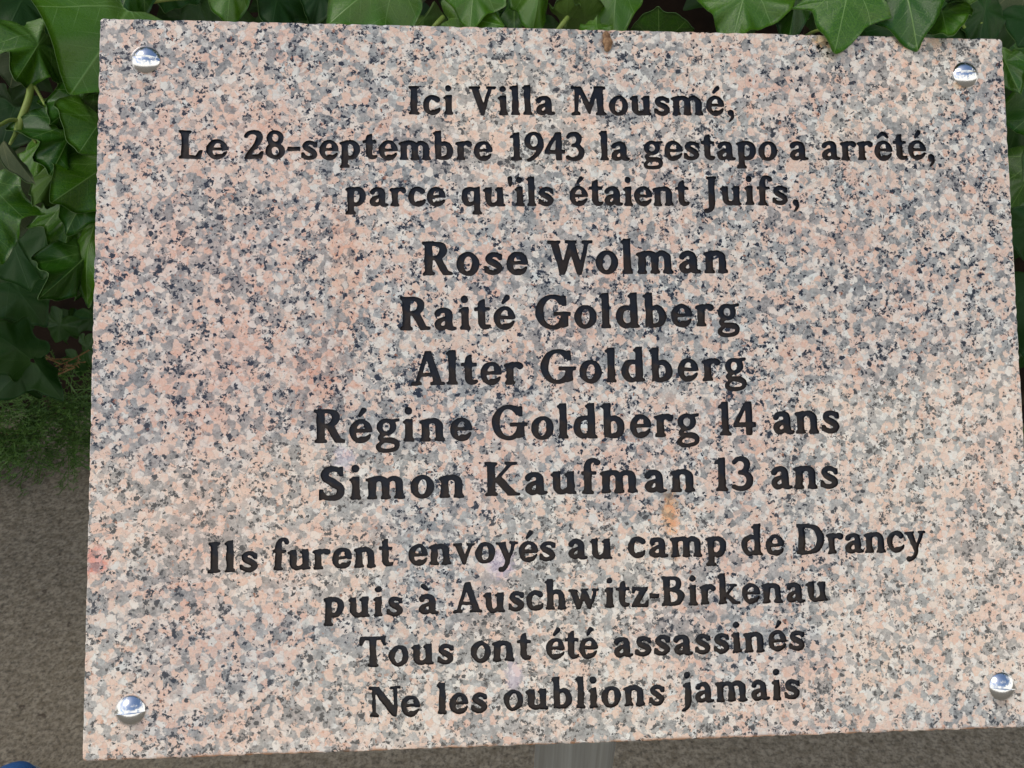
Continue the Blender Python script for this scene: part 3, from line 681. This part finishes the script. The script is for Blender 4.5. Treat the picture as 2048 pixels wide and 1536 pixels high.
# post: steel tube with a plate under the slab
pa = PM @ Vector((.004, -.02, -.032)); R_ = .0243
q1, q2 = ray(1163, 1520, .3), ray(1163, 1520, .6); pa.x = (q1.lerp(q2, (pa.y - q1.y) / (q2.y - q1.y))).x
dirv = Vector((0.028, -.0, -1)).normalized()
path = [Vector((pa.x, pa.y, pa.z)) - base, Vector((base.x, base.y, .0)) - base]
path[1] = Vector((path[0].x - .02, path[0].y, 0)); path[1].z = 0
vs, fs = tube([path[0] + Vector((0, 0, .012)), path[0], path[0].lerp(path[1], .5), path[1]], [R_] * 4, 64)
po = mesh('post', vs, fs, MPOST, plaque); po.data.set_sharp_from_angle(angle=math.radians(40))
bmp = bmesh.new(); bmesh.ops.create_cube(bmp, size=1); bmesh.ops.scale(bmp, vec=(.20, .14, .006), verts=bmp.verts)
bmesh.ops.bevel(bmp, geom=bmp.edges[:], offset=.0015, segments=2, affect='EDGES')
me = bpy.data.meshes.new('mounting_plate'); bmp.to_mesh(me); bmp.free(); me.materials.append(MPOST)
o = bpy.data.objects.new('mounting_plate', me); COL.objects.link(o); o.parent = plaque; o.matrix_local = slab_root @ Matrix.Translation((0, 0, -.0232))
vs, fs = [], []
for k in range(48):
    a = 2 * math.pi * k / 48
    for r, z in ((.07, .0), (.07, .006), (R_ + .001, .008)): vs.append(Vector((path[1].x + r * math.cos(a), path[1].y + r * math.sin(a), z + .003)))
for k in range(48):
    j = (k + 1) % 48
    for q in (0, 1): fs.append((k * 3 + q, j * 3 + q, j * 3 + q + 1, k * 3 + q + 1))
mesh('foot_flange', vs, fs, MPOST, plaque)

# ------------------------------------------------------------------ ivy
LOBED = [(0, .05), (.10, -.07), (.30, -.13), (.47, -.04), (.44, .14), (.62, .36), (.60, .42), (.40, .50), (.27, .72), (.10, .93), (0, 1.02)]
HEART = [(0, .04), (.14, -.08), (.36, -.08), (.52, .10), (.55, .32), (.44, .56), (.26, .78), (.09, .94), (0, 1.03)]
BROAD = [(0, .03), (.14, -.07), (.42, -.07), (.60, .12), (.66, .34), (.60, .44), (.40, .58), (.24, .76), (.08, .94), (0, 1.02)]
OVATE = [(0, .0), (.16, .02), (.36, .18), (.42, .38), (.34, .62), (.18, .84), (.05, .98), (0, 1.04)]
SHAPES = {'l': LOBED, 'h': HEART, 'b': BROAD, 'o': OVATE}
def leaf_mesh(shape, seed, wave=.05, fold=.12, curl=.0, droop=.1, rings=9, n=60, twist=0.0, thick=.005, mats=None, wfreq=5):
    r = random.Random(seed); half = SHAPES[shape]
    jl = [(x * (1 + r.uniform(-.08, .08)), y + r.uniform(-.025, .025)) for x, y in half[1:-1]]
    jr = [(-x * (1 + r.uniform(-.08, .08)), y + r.uniform(-.025, .025)) for x, y in reversed(half[1:-1])]
    ctl = [Vector((x, y, 0)) for x, y in [half[0]] + jl + [half[-1]] + jr]
    m = len(ctl); pts = []
    for i in range(m):
        a, b, c, d = ctl[i - 1], ctl[i], ctl[(i + 1) % m], ctl[(i + 2) % m]
        tip = (i == len(jl)) or (i + 1 == len(jl) + 1)
        for j in range(4):
            t = j / 4
            pts.append(.5 * (2 * b + (c - a) * t + (2 * a - 5 * b + 4 * c - d) * t * t + (3 * b - 3 * c + d - a) * t ** 3))
    n = len(pts); c0 = Vector((0, .32, 0)); vs = []; uvs = []
    ph = [r.uniform(0, 6.28) for _ in range(4)]
    def z(p, k, th):
        zz = -fold * (abs(p.x) ** 1.4) * 1.3 - droop * (p.y - .2) ** 2 + wave * (k ** 2.2) * (math.sin(wfreq * th + ph[0]) + .5 * math.sin((wfreq * 2 + 1) * th + ph[1]))
        zz += .02 * math.sin(7 * p.x + ph[2]) * math.sin(6 * p.y + ph[3])
        zz += curl * max(0, abs(p.x) - .2) ** 2 * 3 * (1 if p.x > 0 else .6)
        return zz + twist * p.x * (p.y - .3)
    def add(off):
        o = len(vs); p = c0; vs.append(Vector((p.x, p.y, z(p, 0, 0) + off))); uvs.append((p.x, p.y))
        for k in range(1, rings + 1):
            f = k / rings
            for q in pts:
                p = c0.lerp(q, f); th = math.atan2(q.x, q.y - .32)
                vs.append(Vector((p.x, p.y, z(p, f, th) + off))); uvs.append((p.x, p.y))
        return o
    fs = []; mi = []
    def faces(o, flip):
        for k in range(n):
            j = (k + 1) % n; f = (o, o + 1 + k, o + 1 + j); fs.append(f if flip else f[::-1]); mi.append(0)
        for q in range(rings - 1):
            a, b = o + 1 + q * n, o + 1 + (q + 1) * n
            for k in range(n):
                j = (k + 1) % n; f = (a + k, b + k, b + j, a + j); fs.append(f if flip else f[::-1]); mi.append(0)
    o1 = add(thick / 2); faces(o1, False)
    if thick:
        o2 = add(-thick / 2); faces(o2, True)
        a, b = o1 + 1 + (rings - 1) * n, o2 + 1 + (rings - 1) * n
        for k in range(n): j = (k + 1) % n; fs.append((a + k, b + k, b + j, a + j)); mi.append(1)
    me = bpy.data.meshes.new('leaf'); me.from_pydata([tuple(v) for v in vs], [], fs)
    for mm in mats or [ML[0], MRIM]: me.materials.append(mm)
    me.polygons.foreach_set('material_index', mi); me.polygons.foreach_set('use_smooth', [True] * len(fs))
    uvl = me.uv_layers.new(name='UVMap')
    for lp in me.loops: u = uvs[lp.vertex_index]; uvl.data[lp.index].uv = (u[0] * .5 + .5, u[1] * .5 + .25)
    me.update(); return me
ivy = empty('ivy_plant', (0, 1.7, 0), 'dark green glossy ivy with lobed leaves crowding behind the granite plaque', 'ivy')
IV = Vector((0, 1.7, 0))
def place_leaf(me, base, tip, facing, wscale=1.0, parent=ivy, zscale=None):
    Y = tip - base; L = Y.length; Y.normalize(); Z = (facing - Y * facing.dot(Y)).normalized(); X = Y.cross(Z)
    M = Matrix((X * L * wscale, Y * L, Z * L)).transposed().to_4x4(); M.translation = base - IV
    o = bpy.data.objects.new('leaf', me); COL.objects.link(o); o.parent = parent; o.matrix_local = M; return o
# (base px, tip px, base dist, tip dist, width, shape, material, wave, fold, curl, yaw, tiltup)
HERO = [
 # left edge, upper
 ((262, 12), (150, 176), .50, .46, 1.30, 'b', 0, .03, .10, 0, .25, .2),
 ((60, -30), (10, 66), .56, .53, 1.5, 'l', 1, .07, .1, .1, .3, .6),
 ((120, -20), (70, 60), .57, .55, 1.3, 'h', 0, .08, .2, 0, -.3, .5),
 ((45, 75), (20, 170), .62, .62, 1.4, 'l', 3, .03, .1, 0, 0, .1),
 ((92, 65), (38, 152), .54, .50, .95, 'b', 0, .09, .5, .1, .5, .3),
 ((60, 85), (130, 62), .56, .56, .9, 'h', 1, .03, .2, 0, 0, .3),
 ((160, 175), (92, 225), .52, .50, 1.0, 'b', 0, .08, .5, 0, -.4, .3),
 ((192, 175), (98, 250), .50, .49, .8, 'o', 0, .10, .5, .1, .5, .3),
 ((190, 165), (120, 270), .53, .51, .75, 'h', 2, .08, .6, 0, -.5, .2),
 ((205, 235), (165, 298), .49, .47, 1.35, 'h', 0, .04, .1, 0, .2, .3),
 ((150, 245), (110, 342), .51, .48, .85, 'b', 0, .09, .6, .1, .4, .3),
 ((100, 260), (64, 345), .53, .50, .8, 'h', 0, .08, .5, 0, -.4, .2),
 ((130, 320), (72, 402), .50, .47, .55, 'o', 2, .05, .6, 0, .2, .2),
 ((215, 330), (108, 400), .50, .47, .95, 'b', 0, .05, .3, 0, .3, .4),
 ((200, 360), (128, 450), .50, .48, .8, 'h', 0, .06, .4, 0, -.3, .3),
 ((160, 370), (122, 520), .52, .48, .62, 'l', 0, .07, .4, .1, .3, .2),
 ((205, 400), (145, 570), .51, .47, .72, 'l', 0, .06, .4, 0, -.2, .2),
 ((180, 505), (93, 588), .50, .46, .65, 'h', 0, .08, .4, 0, .3, .3),
 ((192, 520), (165, 575), .52, .50, 1.0, 'h', 0, .05, .3, 0, 0, .3),
 ((5, 285), (68, 360), .47, .46, .42, 'o', 3, .03, .5, 0, .4, .3),
 ((20, 300), (38, 455), .60, .57, 1.1, 'l', 3, .03, .15, 0, 0, .1),
 ((-30, 360), (0, 525), .50, .48, .8, 'l', 0, .05, .1, 0, 0, .2),
 ((100, 420), (78, 545), .70, .68, .9, 'l', 1, .03, .1, 0, 0, .1),
 ((20, 470), (60, 580), .80, .78, 1.2, 'b', 1, .03, .1, 0, 0, 0),
 ((30, 210), (0, 300), .66, .66, 1.4, 'b', 1, .03, .1, 0, 0, 0),
 ((90, 195), (110, 260), .62, .62, 1.2, 'h', 1, .03, .1, 0, 0, 0),
 # dim big leaves low in the gap
 ((66, 722), (-40, 640), .95, .92, .9, 'l', 1, .04, .2, 0, 0, .6),
 ((66, 722), (128, 800), .95, .97, .7, 'l', 1, .04, .5, 0, .2, .4),
 ((60, 725), (-20, 800), .96, .97, .9, 'l', 1, .04, .3, 0, 0, .4),
 ((20, 560), (90, 650), 1.0, 1.0, 1.1, 'b', 1, .03, .2, 0, 0, .2),
 # along the top
 ((270, -60), (240, 30), .52, .50, 1.0, 'h', 0, .04, .3, 0, .2, .3),
 ((330, -50), (330, 22), .60, .58, 1.3, 'b', 1, .04, .2, 0, 0, .2),
 ((460, -70), (460, 48), .46, .45, .85, 'h', 0, .04, .3, 0, .3, .3),
 ((560, -30), (545, 52), .52, .50, 1.3, 'l', 1, .05, .1, 0, 0, .2),
 ((650, -50), (625, 45), .52, .50, .8, 'h', 1, .04, .1, 0, 0, .2),
 ((790, -60), (662, 40), .46, .44, 1.15, 'b', 0, .05, .1, .1, .2, .3),
 ((760, -60), (745, 48), .47, .45, .9, 'h', 0, .03, .1, 0, .3, .2),
 ((830, 55), (790, 0), .50, .48, .7, 'h', 2, .14, .5, .3, 0, .2),
 ((865, 20), (812, 70), .50, .47, .8, 'b', 2, .14, .5, .3, 0, .2),
 ((885, 35), (990, 40), .49, .46, 1.0, 'b', 0, .06, .2, .2, 0, .5),
 ((950, -50), (940, 60), .48, .47, 1.1, 'b', 0, .05, .1, 0, .2, .2),
 ((1012, -40), (1003, 30), .52, .50, .5, 'o', 0, .03, .4, 0, .2, .2),
 ((1078, -60), (1075, 62), .49, .47, .72, 'h', 0, .05, .6, 0, .3, .3),
 ((1130, 45), (1138, 10), .49, .48, .9, 'h', 2, .10, .6, .2, 0, .2),
 ((1170, 60), (1168, -20), .51, .50, .95, 'h', 2, .03, .2, 0, 0, .1),
 ((1190, 40), (1200, 78), .48, .47, .9, 'h', 0, .1, .3, .2, 0, .1),
 ((1235, -60), (1225, 90), .52, .50, .7, 'h', 0, .03, .2, 0, .1, .2),
 ((1320, 90), (1316, 18), .50, .49, 1.35, 'h', 0, .03, .2, 0, 0, .1),
 ((1500, -50), (1462, 90), .47, .45, 1.15, 'b', 0, .05, .1, .1, .1, .3),
 ((1598, -60), (1580, 80), .48, .46, .65, 'h', 0, .05, .5, 0, .3, .3),
 ((1700, -40), (1677, 86), .435, .385, 1.15, 'l', 0, .05, .15, 0, .1, .3),
 ((1800, -60), (1838, 76), .445, .395, 1.2, 'b', 0, .05, .1, .1, -.1, .3),
 ((1880, 10), (1895, 66), .455, .43, .9, 'h', 0, .04, .1, 0, -.3, .3),
 ((1910, -10), (1945, 84), .50, .47, 1.3, 'h', 1, .05, .3, 0, 0, .3),
 ((1975, -10), (1960, 90), .49, .47, .8, 'h', 1, .05, .3, 0, .3, .3),
 ((2060, -40), (1955, 40), .54, .52, 1.0, 'b', 3, .04, .2, 0, 0, .3),
 ((1930, -50), (1940, 3), .46, .45, 1.1, 'h', 2, .04, .2, 0, 0, .3),
 # right edge
 ((2075, 30), (2040, 88), .50, .49, 1.4, 'h', 1, .04, .2, 0, 0, .3),
 ((2090, 105), (2012, 122), .52, .50, .8, 'h', 0, .04, .3, 0, 0, .3),
 ((2000, 100), (2032, 172), .49, .47, .75, 'o', 0, .04, .3, 0, 0, .3),
 ((2120, 170), (2070, 352), .50, .48, .62, 'b', 0, .05, .3, 0, .3, .3),
 ((2075, 420), (2060, 520), .60, .60, 1.0, 'h', 1, .04, .2, 0, 0, .3),
 ((2080, 560), (2055, 720), .55, .54, .8, 'h', 1, .05, .3, 0, 0, .3),
]
FRONT = {i: ((.450, .426) if h_[0][0] == 1700 else (.466, .442)) for i, h_ in enumerate(HERO) if h_[0] in ((1700, -40), (1800, -60))}
for i, (b, t, db, dt, ws, sh_, mt, wv, fo, cu, yaw, up) in enumerate(HERO):
    db += .02; dt = db - (db - dt) * .5
    if i in FRONT: db, dt = FRONT[i]
    B, T = ray(b[0], b[1], db), ray(t[0], t[1], dt)
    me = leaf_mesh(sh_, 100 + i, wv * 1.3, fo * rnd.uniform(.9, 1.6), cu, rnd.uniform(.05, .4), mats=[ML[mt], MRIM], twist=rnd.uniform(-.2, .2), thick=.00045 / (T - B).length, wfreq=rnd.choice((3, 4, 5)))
    if b[1] < 0 and t[1] < 100 and b[0] > 250: ws *= .84
    fc = (CAM - T).normalized() + Vector((yaw + rnd.uniform(-.3, .3), 0, up * .6 + rnd.uniform(-.15, .45)))
    place_leaf(me, B, T, fc, ws)
def ivy_tube(name, px, r0, r1, mat=MSTEM, parent=ivy):
    P = spline([ray(*p) - IV for p in px]); k = len(P)
    vs, fs = tube(P, [r0 + (r1 - r0) * i / (k - 1) for i in range(k)], 8)
    return mesh(name, vs, fs, mat, parent)
ivy_tube('stem', [(95, 130, .55), (66, 160, .545), (58, 195, .54), (44, 235, .535), (36, 262, .53)], .0016, .0021)
ivy_tube('stem', [(40, 242, .535), (22, 240, .53), (0, 250, .52), (-40, 275, .5)], .0012, .0007)
ivy_tube('stem', [(42, 240, .535), (55, 262, .53), (72, 285, .52)], .0012, .0007)
ivy_tube('stem', [(62, 160, .545), (75, 182, .54), (90, 210, .53)], .0010, .0007)
ivy_tube('stem', [(36, 258, .53), (30, 270, .525), (20, 288, .50)], .0015, .0007)
ivy_tube('stem', [(866, 55, .48), (875, 45, .48), (886, 34, .485)], .0011, .0012)
ivy_tube('stem', [(1115, 62, .48), (1125, 48, .48), (1135, 35, .485)], .0013, .0012)
ivy_tube('stem', [(235, 30, .53), (300, 5, .54), (370, -4, .55), (480, -10, .56)], .0012, .0010)
ivy_tube('stem', [(1600, 80, .5), (1625, 64, .5), (1655, 60, .49), (1680, 70, .48)], .0008, .0008)
ivy_tube('stem', [(1965, 45, .5), (1955, 60, .5), (1935, 62, .5), (1920, 40, .5)], .0008, .0008)
# the leaves behind and around, a hanging curtain in front of the bank
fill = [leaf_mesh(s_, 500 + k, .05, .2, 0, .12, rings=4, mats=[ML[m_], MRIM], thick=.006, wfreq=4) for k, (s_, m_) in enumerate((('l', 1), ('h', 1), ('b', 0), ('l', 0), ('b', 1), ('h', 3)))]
def clear(p, r=.05):
    q = PINV @ p
    if abs(q.x) < .2 + r and abs(q.y) < PH / 2000 + r and -.09 < q.z < .8: return False
    return True
def curtain(x, z):
    return .54 + .55 * max(0, 1.12 - z) ** 1.2 + .06 * math.sin(7 * x + 3 * z) + .05 * math.sin(11 * z - 5 * x)
cnt = 0
while cnt < 90:
    x = rnd.uniform(-.75, .75); z = rnd.uniform(.90, 1.50)
    if -.05 < x < .1 and z < 1.0: pass
    y = curtain(x, z) + rnd.uniform(.14, .42)
    B = Vector((x, y, z)); L = rnd.uniform(.045, .075)
    T = B + Vector((rnd.gauss(0, .4), -rnd.uniform(.1, .5), -1)).normalized() * L
    if not (clear(B) and clear(T)): continue
    # keep the gap low on the left open
    if z < 1.02 and (B - CAM).length < 1.0 and x < -.1: continue
    place_leaf(rnd.choice(fill), B, T, Vector((rnd.gauss(0, .35), -1, rnd.uniform(.1, .9))), rnd.uniform(.8, 1.15)); cnt += 1
# far leaf mass: one part that nobody could count
base_me = leaf_mesh('l', 900, .05, .25, 0, .15, rings=2, n=20, mats=[ML[1]], thick=0)
bv = np.array([v.co[:] for v in base_me.vertices]); bf = [tuple(p.vertices) for p in base_me.polygons]
buv = [tuple(l.uv) for l in base_me.uv_layers[0].data]
allv, allf, alluv = [], [], []
for k in range(4700):
    x = rnd.uniform(-2.6, 2.6); z = rnd.uniform(.22, 2.3) if k < 2400 else rnd.uniform(1.05, 2.3)
    if k >= 3600: z = rnd.uniform(1.34, 1.75); x = rnd.uniform(-1.2, 1.2); y = .50 + rnd.uniform(0, .45)  # extra leaves above the view, added to shade the gaps below
    elif z > 1.0 or k >= 2400: y = curtain(x, z) + rnd.uniform(.25, .85)
    elif z < .42: y = rnd.uniform(1.72, 1.95)
    else: y = rnd.uniform(1.45, 1.9) if z < .75 else rnd.uniform(.95, 1.7)
    B = Vector((x, y, z)); L = rnd.uniform(.05, .085)
    T = B + Vector((rnd.gauss(0, .5), -rnd.uniform(.1, .5), -1)).normalized() * L
    if not clear(B, .06): continue
    fc = Vector((rnd.gauss(0, .5), -1, rnd.uniform(0, .9)))
    Y = (T - B).normalized(); Z = (fc - Y * fc.dot(Y)).normalized(); Xv = Y.cross(Z)
    M = np.array([[*(Xv * L)], [*(Y * L)], [*(Z * L)]])
    o = len(allv) * len(bv); allv.append(bv @ M + np.array(B - IV)); allf += [tuple(i + o for i in f) for f in bf]; alluv += buv
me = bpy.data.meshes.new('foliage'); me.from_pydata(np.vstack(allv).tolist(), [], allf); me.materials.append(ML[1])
uvl = me.uv_layers.new(name='UVMap'); uvl.data.foreach_set('uv', np.array(alluv, dtype=np.float32).ravel())
me.polygons.foreach_set('use_smooth', [True] * len(me.polygons)); me.update()
fo_ = bpy.data.objects.new('foliage', me); COL.objects.link(fo_); fo_.parent = ivy; fo_['kind'] = 'stuff'
bpy.data.meshes.remove(base_me)
for k in range(9):
    x = -2.2 + k * .55 + rnd.uniform(-.1, .1); P = [Vector((x + .05 * math.sin(q * 1.7 + k), 1.74 - .08 * q + rnd.uniform(-.03, .03), .02 + .35 * q)) - IV for q in range(6)]
    P = spline(P); vs, fs = tube(P, [.011 - .0065 * i / len(P) for i in range(len(P))], 7); mesh('stem', vs, fs, MBARK, ivy)

# ------------------------------------------------------------------ juniper at the foot of the hedge
MJ = plain('juniper_green', (.040, .100, .018), .55, .35, .3, 90, (.10, .20, .035))
MJ2 = plain('juniper_dead', (.15, .085, .035), .8, .2, .3, 90, (.24, .15, .07))
def spray(seed, mat, L=.17, dense=1.0):
    r = random.Random(seed); vs, fs = [], []
    def seg(a, b, ra, rb):
        t = (b - a).normalized(); u = t.cross(Vector((.2, .3, 1))).normalized(); w = t.cross(u); o = len(vs)
        for p, q in ((a, ra), (b, rb)):
            for k in range(3): th = 2.094 * k; vs.append(p + (u * math.cos(th) + w * math.sin(th)) * q)
        for k in range(3): j = (k + 1) % 3; fs.append((o + k, o + j, o + 3 + j, o + 3 + k))
    def grow(p, d, L_, lev):
        st = .012 if lev < 2 else .007; nn = max(2, int(L_ / st)); side = 1
        for i in range(nn):
            d = (d + Vector((r.gauss(0, .06), r.gauss(0, .06), r.gauss(0, .06) - (.02 if lev == 0 else -.03)))).normalized(); q = p + d * st
            rr = (.0017, .0013, .0010, .0008)[lev] * (1 - .5 * i / nn)
            seg(p, q, rr, rr * .9)
            lat = d.cross(Vector((0, 0, 1))).normalized()
            if lev < 2 and i > 0:
                side = -side; nd = (d * .75 + lat * side * .75 + Vector((0, 0, r.uniform(-.15, .35)))).normalized()
                grow(q, nd, L_ * (.42 if lev == 0 else .36) * (1 - .75 * i / nn) * r.uniform(.7, 1.2) * dense + .006, lev + 1)
            if lev >= 1:          # scale-like needles
                for s_ in (-1, 1):
                    e = q + (d * .8 + lat * s_ * .6 + Vector((0, 0, r.uniform(-.4, .6)))).normalized() * r.uniform(.005, .0095)
                    seg(q, e, .0012, .0005)
            p = q
    grow(Vector((0, 0, 0)), Vector((0, 1, 0)), L, 0)
    me = bpy.data.meshes.new('branch'); me.from_pydata([tuple(v) for v in vs], [], fs); me.materials.append(mat); me.update(); return me
jmes = [spray(1, MJ), spray(2, MJ, .20), spray(3, MJ, .14), spray(4, MJ, .17)]; dead = spray(6, MJ2, .10)
jun = empty('juniper_bush', (-1.0, 1.7, 0), 'low feathery green juniper spreading over the pavement below the ivy, one brown dead sprig', 'juniper')
def put(me, p, d, s=1.0, roll=0.0):
    q = d.to_track_quat('Y', 'Z').to_matrix().to_4x4() @ Matrix.Rotation(roll, 4, 'Y')
    o = bpy.data.objects.new('branch', me); COL.objects.link(o); o.parent = jun
    o.matrix_local = Matrix.Translation(p - Vector((-1.0, 1.7, 0))) @ q @ Matrix.Scale(s, 4); return o
for k in range(84):
    x = -1.15 + rnd.uniform(-.55, .42) if k < 56 else rnd.uniform(-.7, 1.6)
    z = rnd.uniform(.03, .24); y = 1.79 - rnd.uniform(0, .12) - (.24 - z) * .35
    d = Vector((rnd.gauss(0, .55), -1, rnd.uniform(-.35, .45) - (.15 if z > .15 else 0))).normalized()
    put(rnd.choice(jmes), Vector((x, y, max(z, .03))), d, rnd.uniform(.65, 1.15), rnd.uniform(-.8, .8))
for k in range(46):      # the tuft that creeps out over the paving, left of the plaque
    p = ray(rnd.uniform(-60, 230), rnd.uniform(770, 865), 1.0); p = CAM + (p - CAM) * (1.66 - rnd.uniform(0, .10)) / (p - CAM).length
    p.z = max(p.z, .03)
    put(rnd.choice(jmes), p, Vector((rnd.gauss(0, .7), -.8, rnd.uniform(-.5, .35))).normalized(), rnd.uniform(.45, .85), rnd.uniform(-.6, .6))
for k, (px, py, dd) in enumerate(((150, 735, 1.55), (178, 700, 1.55), (115, 760, 1.55), (60, 850, 1.62))):
    o = put(dead, ray(px, py, dd), Vector((rnd.uniform(-1, .1), -.5, rnd.uniform(-.3, .5))).normalized(), rnd.uniform(.7, 1.0), rnd.uniform(-.8, .8)); o['label'] = 'brown dead sprig of juniper'

# ------------------------------------------------------------------ blue shoe on the paving, bottom left corner
MSH = plain('blue_canvas', (.05, .17, .45), .7, .3, .25, 300); MSO = plain('white_rubber', (.55, .56, .55), .6, .4, .1, 80)
MLA = plain('blue_lace', (.10, .20, .42), .8, .2, .2, 400); MIN = plain('shoe_lining', (.03, .05, .10), .9, .1, .3, 200)
q1 = ray(44, 1514, 1.0); toe = CAM + (q1 - CAM) * ((CAM.z - .045) / (CAM.z - q1.z)); toe.z = 0
sr = empty('shoe', (toe.x, toe.y - .09, .0), 'blurred blue canvas shoe toe on the paving, cut by the lower left corner', 'shoe')
def foot_w(t):   # half width along the shoe, t=0 heel .. 1 toe
    return .031 + .018 * math.sin(min(1, t * 1.15) ** 1.6 * math.pi * .62) if t < .93 else .031 + .018 * math.sin((min(1, t * 1.15) ** 1.6) * math.pi * .62)
def section(t):
    w = .033 + .016 * max(0, min(1, (t - .25) / .4)); 
    e = 1.0
    if t > .78: e = math.sqrt(max(0, 1 - ((t - .78) / .22) ** 2))
    if t < .12: e = math.sqrt(max(0, 1 - ((.12 - t) / .12) ** 2))
    return max(w * e, .0015)
def loft(h, z0, inset=0.0, t0=0.0, t1=1.0, n_=26, m=14):
    vs, fs = [], []
    for i in range(n_):
        u = i / (n_ - 1); t = t0 + (t1 - t0) * (.5 - .5 * math.cos(math.pi * u)); w = max(section(t) - inset, .001); y = -.19 + .28 * t
        for k in range(m + 1):
            a = math.pi * k / m; vs.append((w * math.cos(a) * (1 if k not in (0, m) else 1.0), y, z0 + h(t) * math.sin(a) ** .75))
    for i in range(n_ - 1):
        for k in range(m): fs.append((i * (m + 1) + k, i * (m + 1) + k + 1, (i + 1) * (m + 1) + k + 1, (i + 1) * (m + 1) + k))
    return vs, fs
hh = lambda t: (.085 if t < .3 else .085 - .045 * min(1, (t - .3) / .4)) * (1 if t < .8 else math.sqrt(max(.02, 1 - ((t - .8) / .205) ** 2)))
vs, fs = loft(hh, .024, .003); mesh('upper', vs, fs, MSH, sr)
vs, fs = [], []
for lay, (z, ex) in enumerate(((.002, .001), (.006, .003), (.022, .003), (.026, .001))):
    for i in range(48):
        a = 2 * math.pi * i / 48; t = .5 + .5 * math.sin(a); t = min(.999, max(.001, t)); w = section(t) + ex
        vs.append((w * (1 if math.cos(a) >= 0 else -1) if abs(math.cos(a)) > 1e-6 else 0, -.19 + .28 * t + (ex if t > .5 else -ex), z))
for l_ in range(3):
    for i in range(48): j = (i + 1) % 48; fs.append((l_ * 48 + i, l_ * 48 + j, (l_ + 1) * 48 + j, (l_ + 1) * 48 + i))
fs.append(tuple(range(47, -1, -1))); fs.append(tuple(144 + i for i in range(48)))
mesh('sole', vs, fs, MSO, sr)
vs, fs = tube([(.022 * math.cos(a), -.125 + .05 * math.sin(a), .112 - .012 * math.sin(a)) for a in [2 * math.pi * k / 24 for k in range(25)]], [.004] * 25, 8); mesh('collar', vs, fs, MIN, sr)
for k in range(4):
    y = -.055 + .022 * k; t = (y + .19) / .28; zt = .024 + hh(t)
    vs, fs = tube([(-.022, y, zt - .012), (-.012, y + .002, zt - .001), (0, y + .003, zt + .003), (.012, y + .002, zt - .001), (.022, y, zt - .012)], [.0028] * 5, 6); mesh('lace', vs, fs, MLA, sr)

# ------------------------------------------------------------------ dry husk stuck to the top edge of the stone
MHK = plain('dry_husk', (.40, .24, .12), .6, .4, .3, 500, (.14, .07, .03))
hk = empty('bud_husk', PM @ Vector((.0172, .1478, .0004)), 'small brown dry husk stuck at the top edge of the stone', 'husk')
vs, fs = [], []
for i in range(15):
    t = i / 14; w = .0021 * math.sin(math.pi * min(1, t * .93 + .05)) ** .6 * (1 + .12 * math.sin(17 * t)); y = -.0046 + .0092 * t
    for k in range(13):
        a = math.pi * k / 12; vs.append((w * math.cos(a) + .0004 * math.sin(5 * t), y, .0011 * math.sin(a) * math.sin(math.pi * min(1, t * .9 + .08)) + .00025 * math.sin(23 * t + 5 * k)))
for i in range(14):
    for k in range(12): fs.append((i * 13 + k, i * 13 + k + 1, (i + 1) * 13 + k + 1, (i + 1) * 13 + k))
o = mesh('husk_scale', vs, fs, MHK, hk); o.matrix_local = PM.to_3x3().to_4x4()
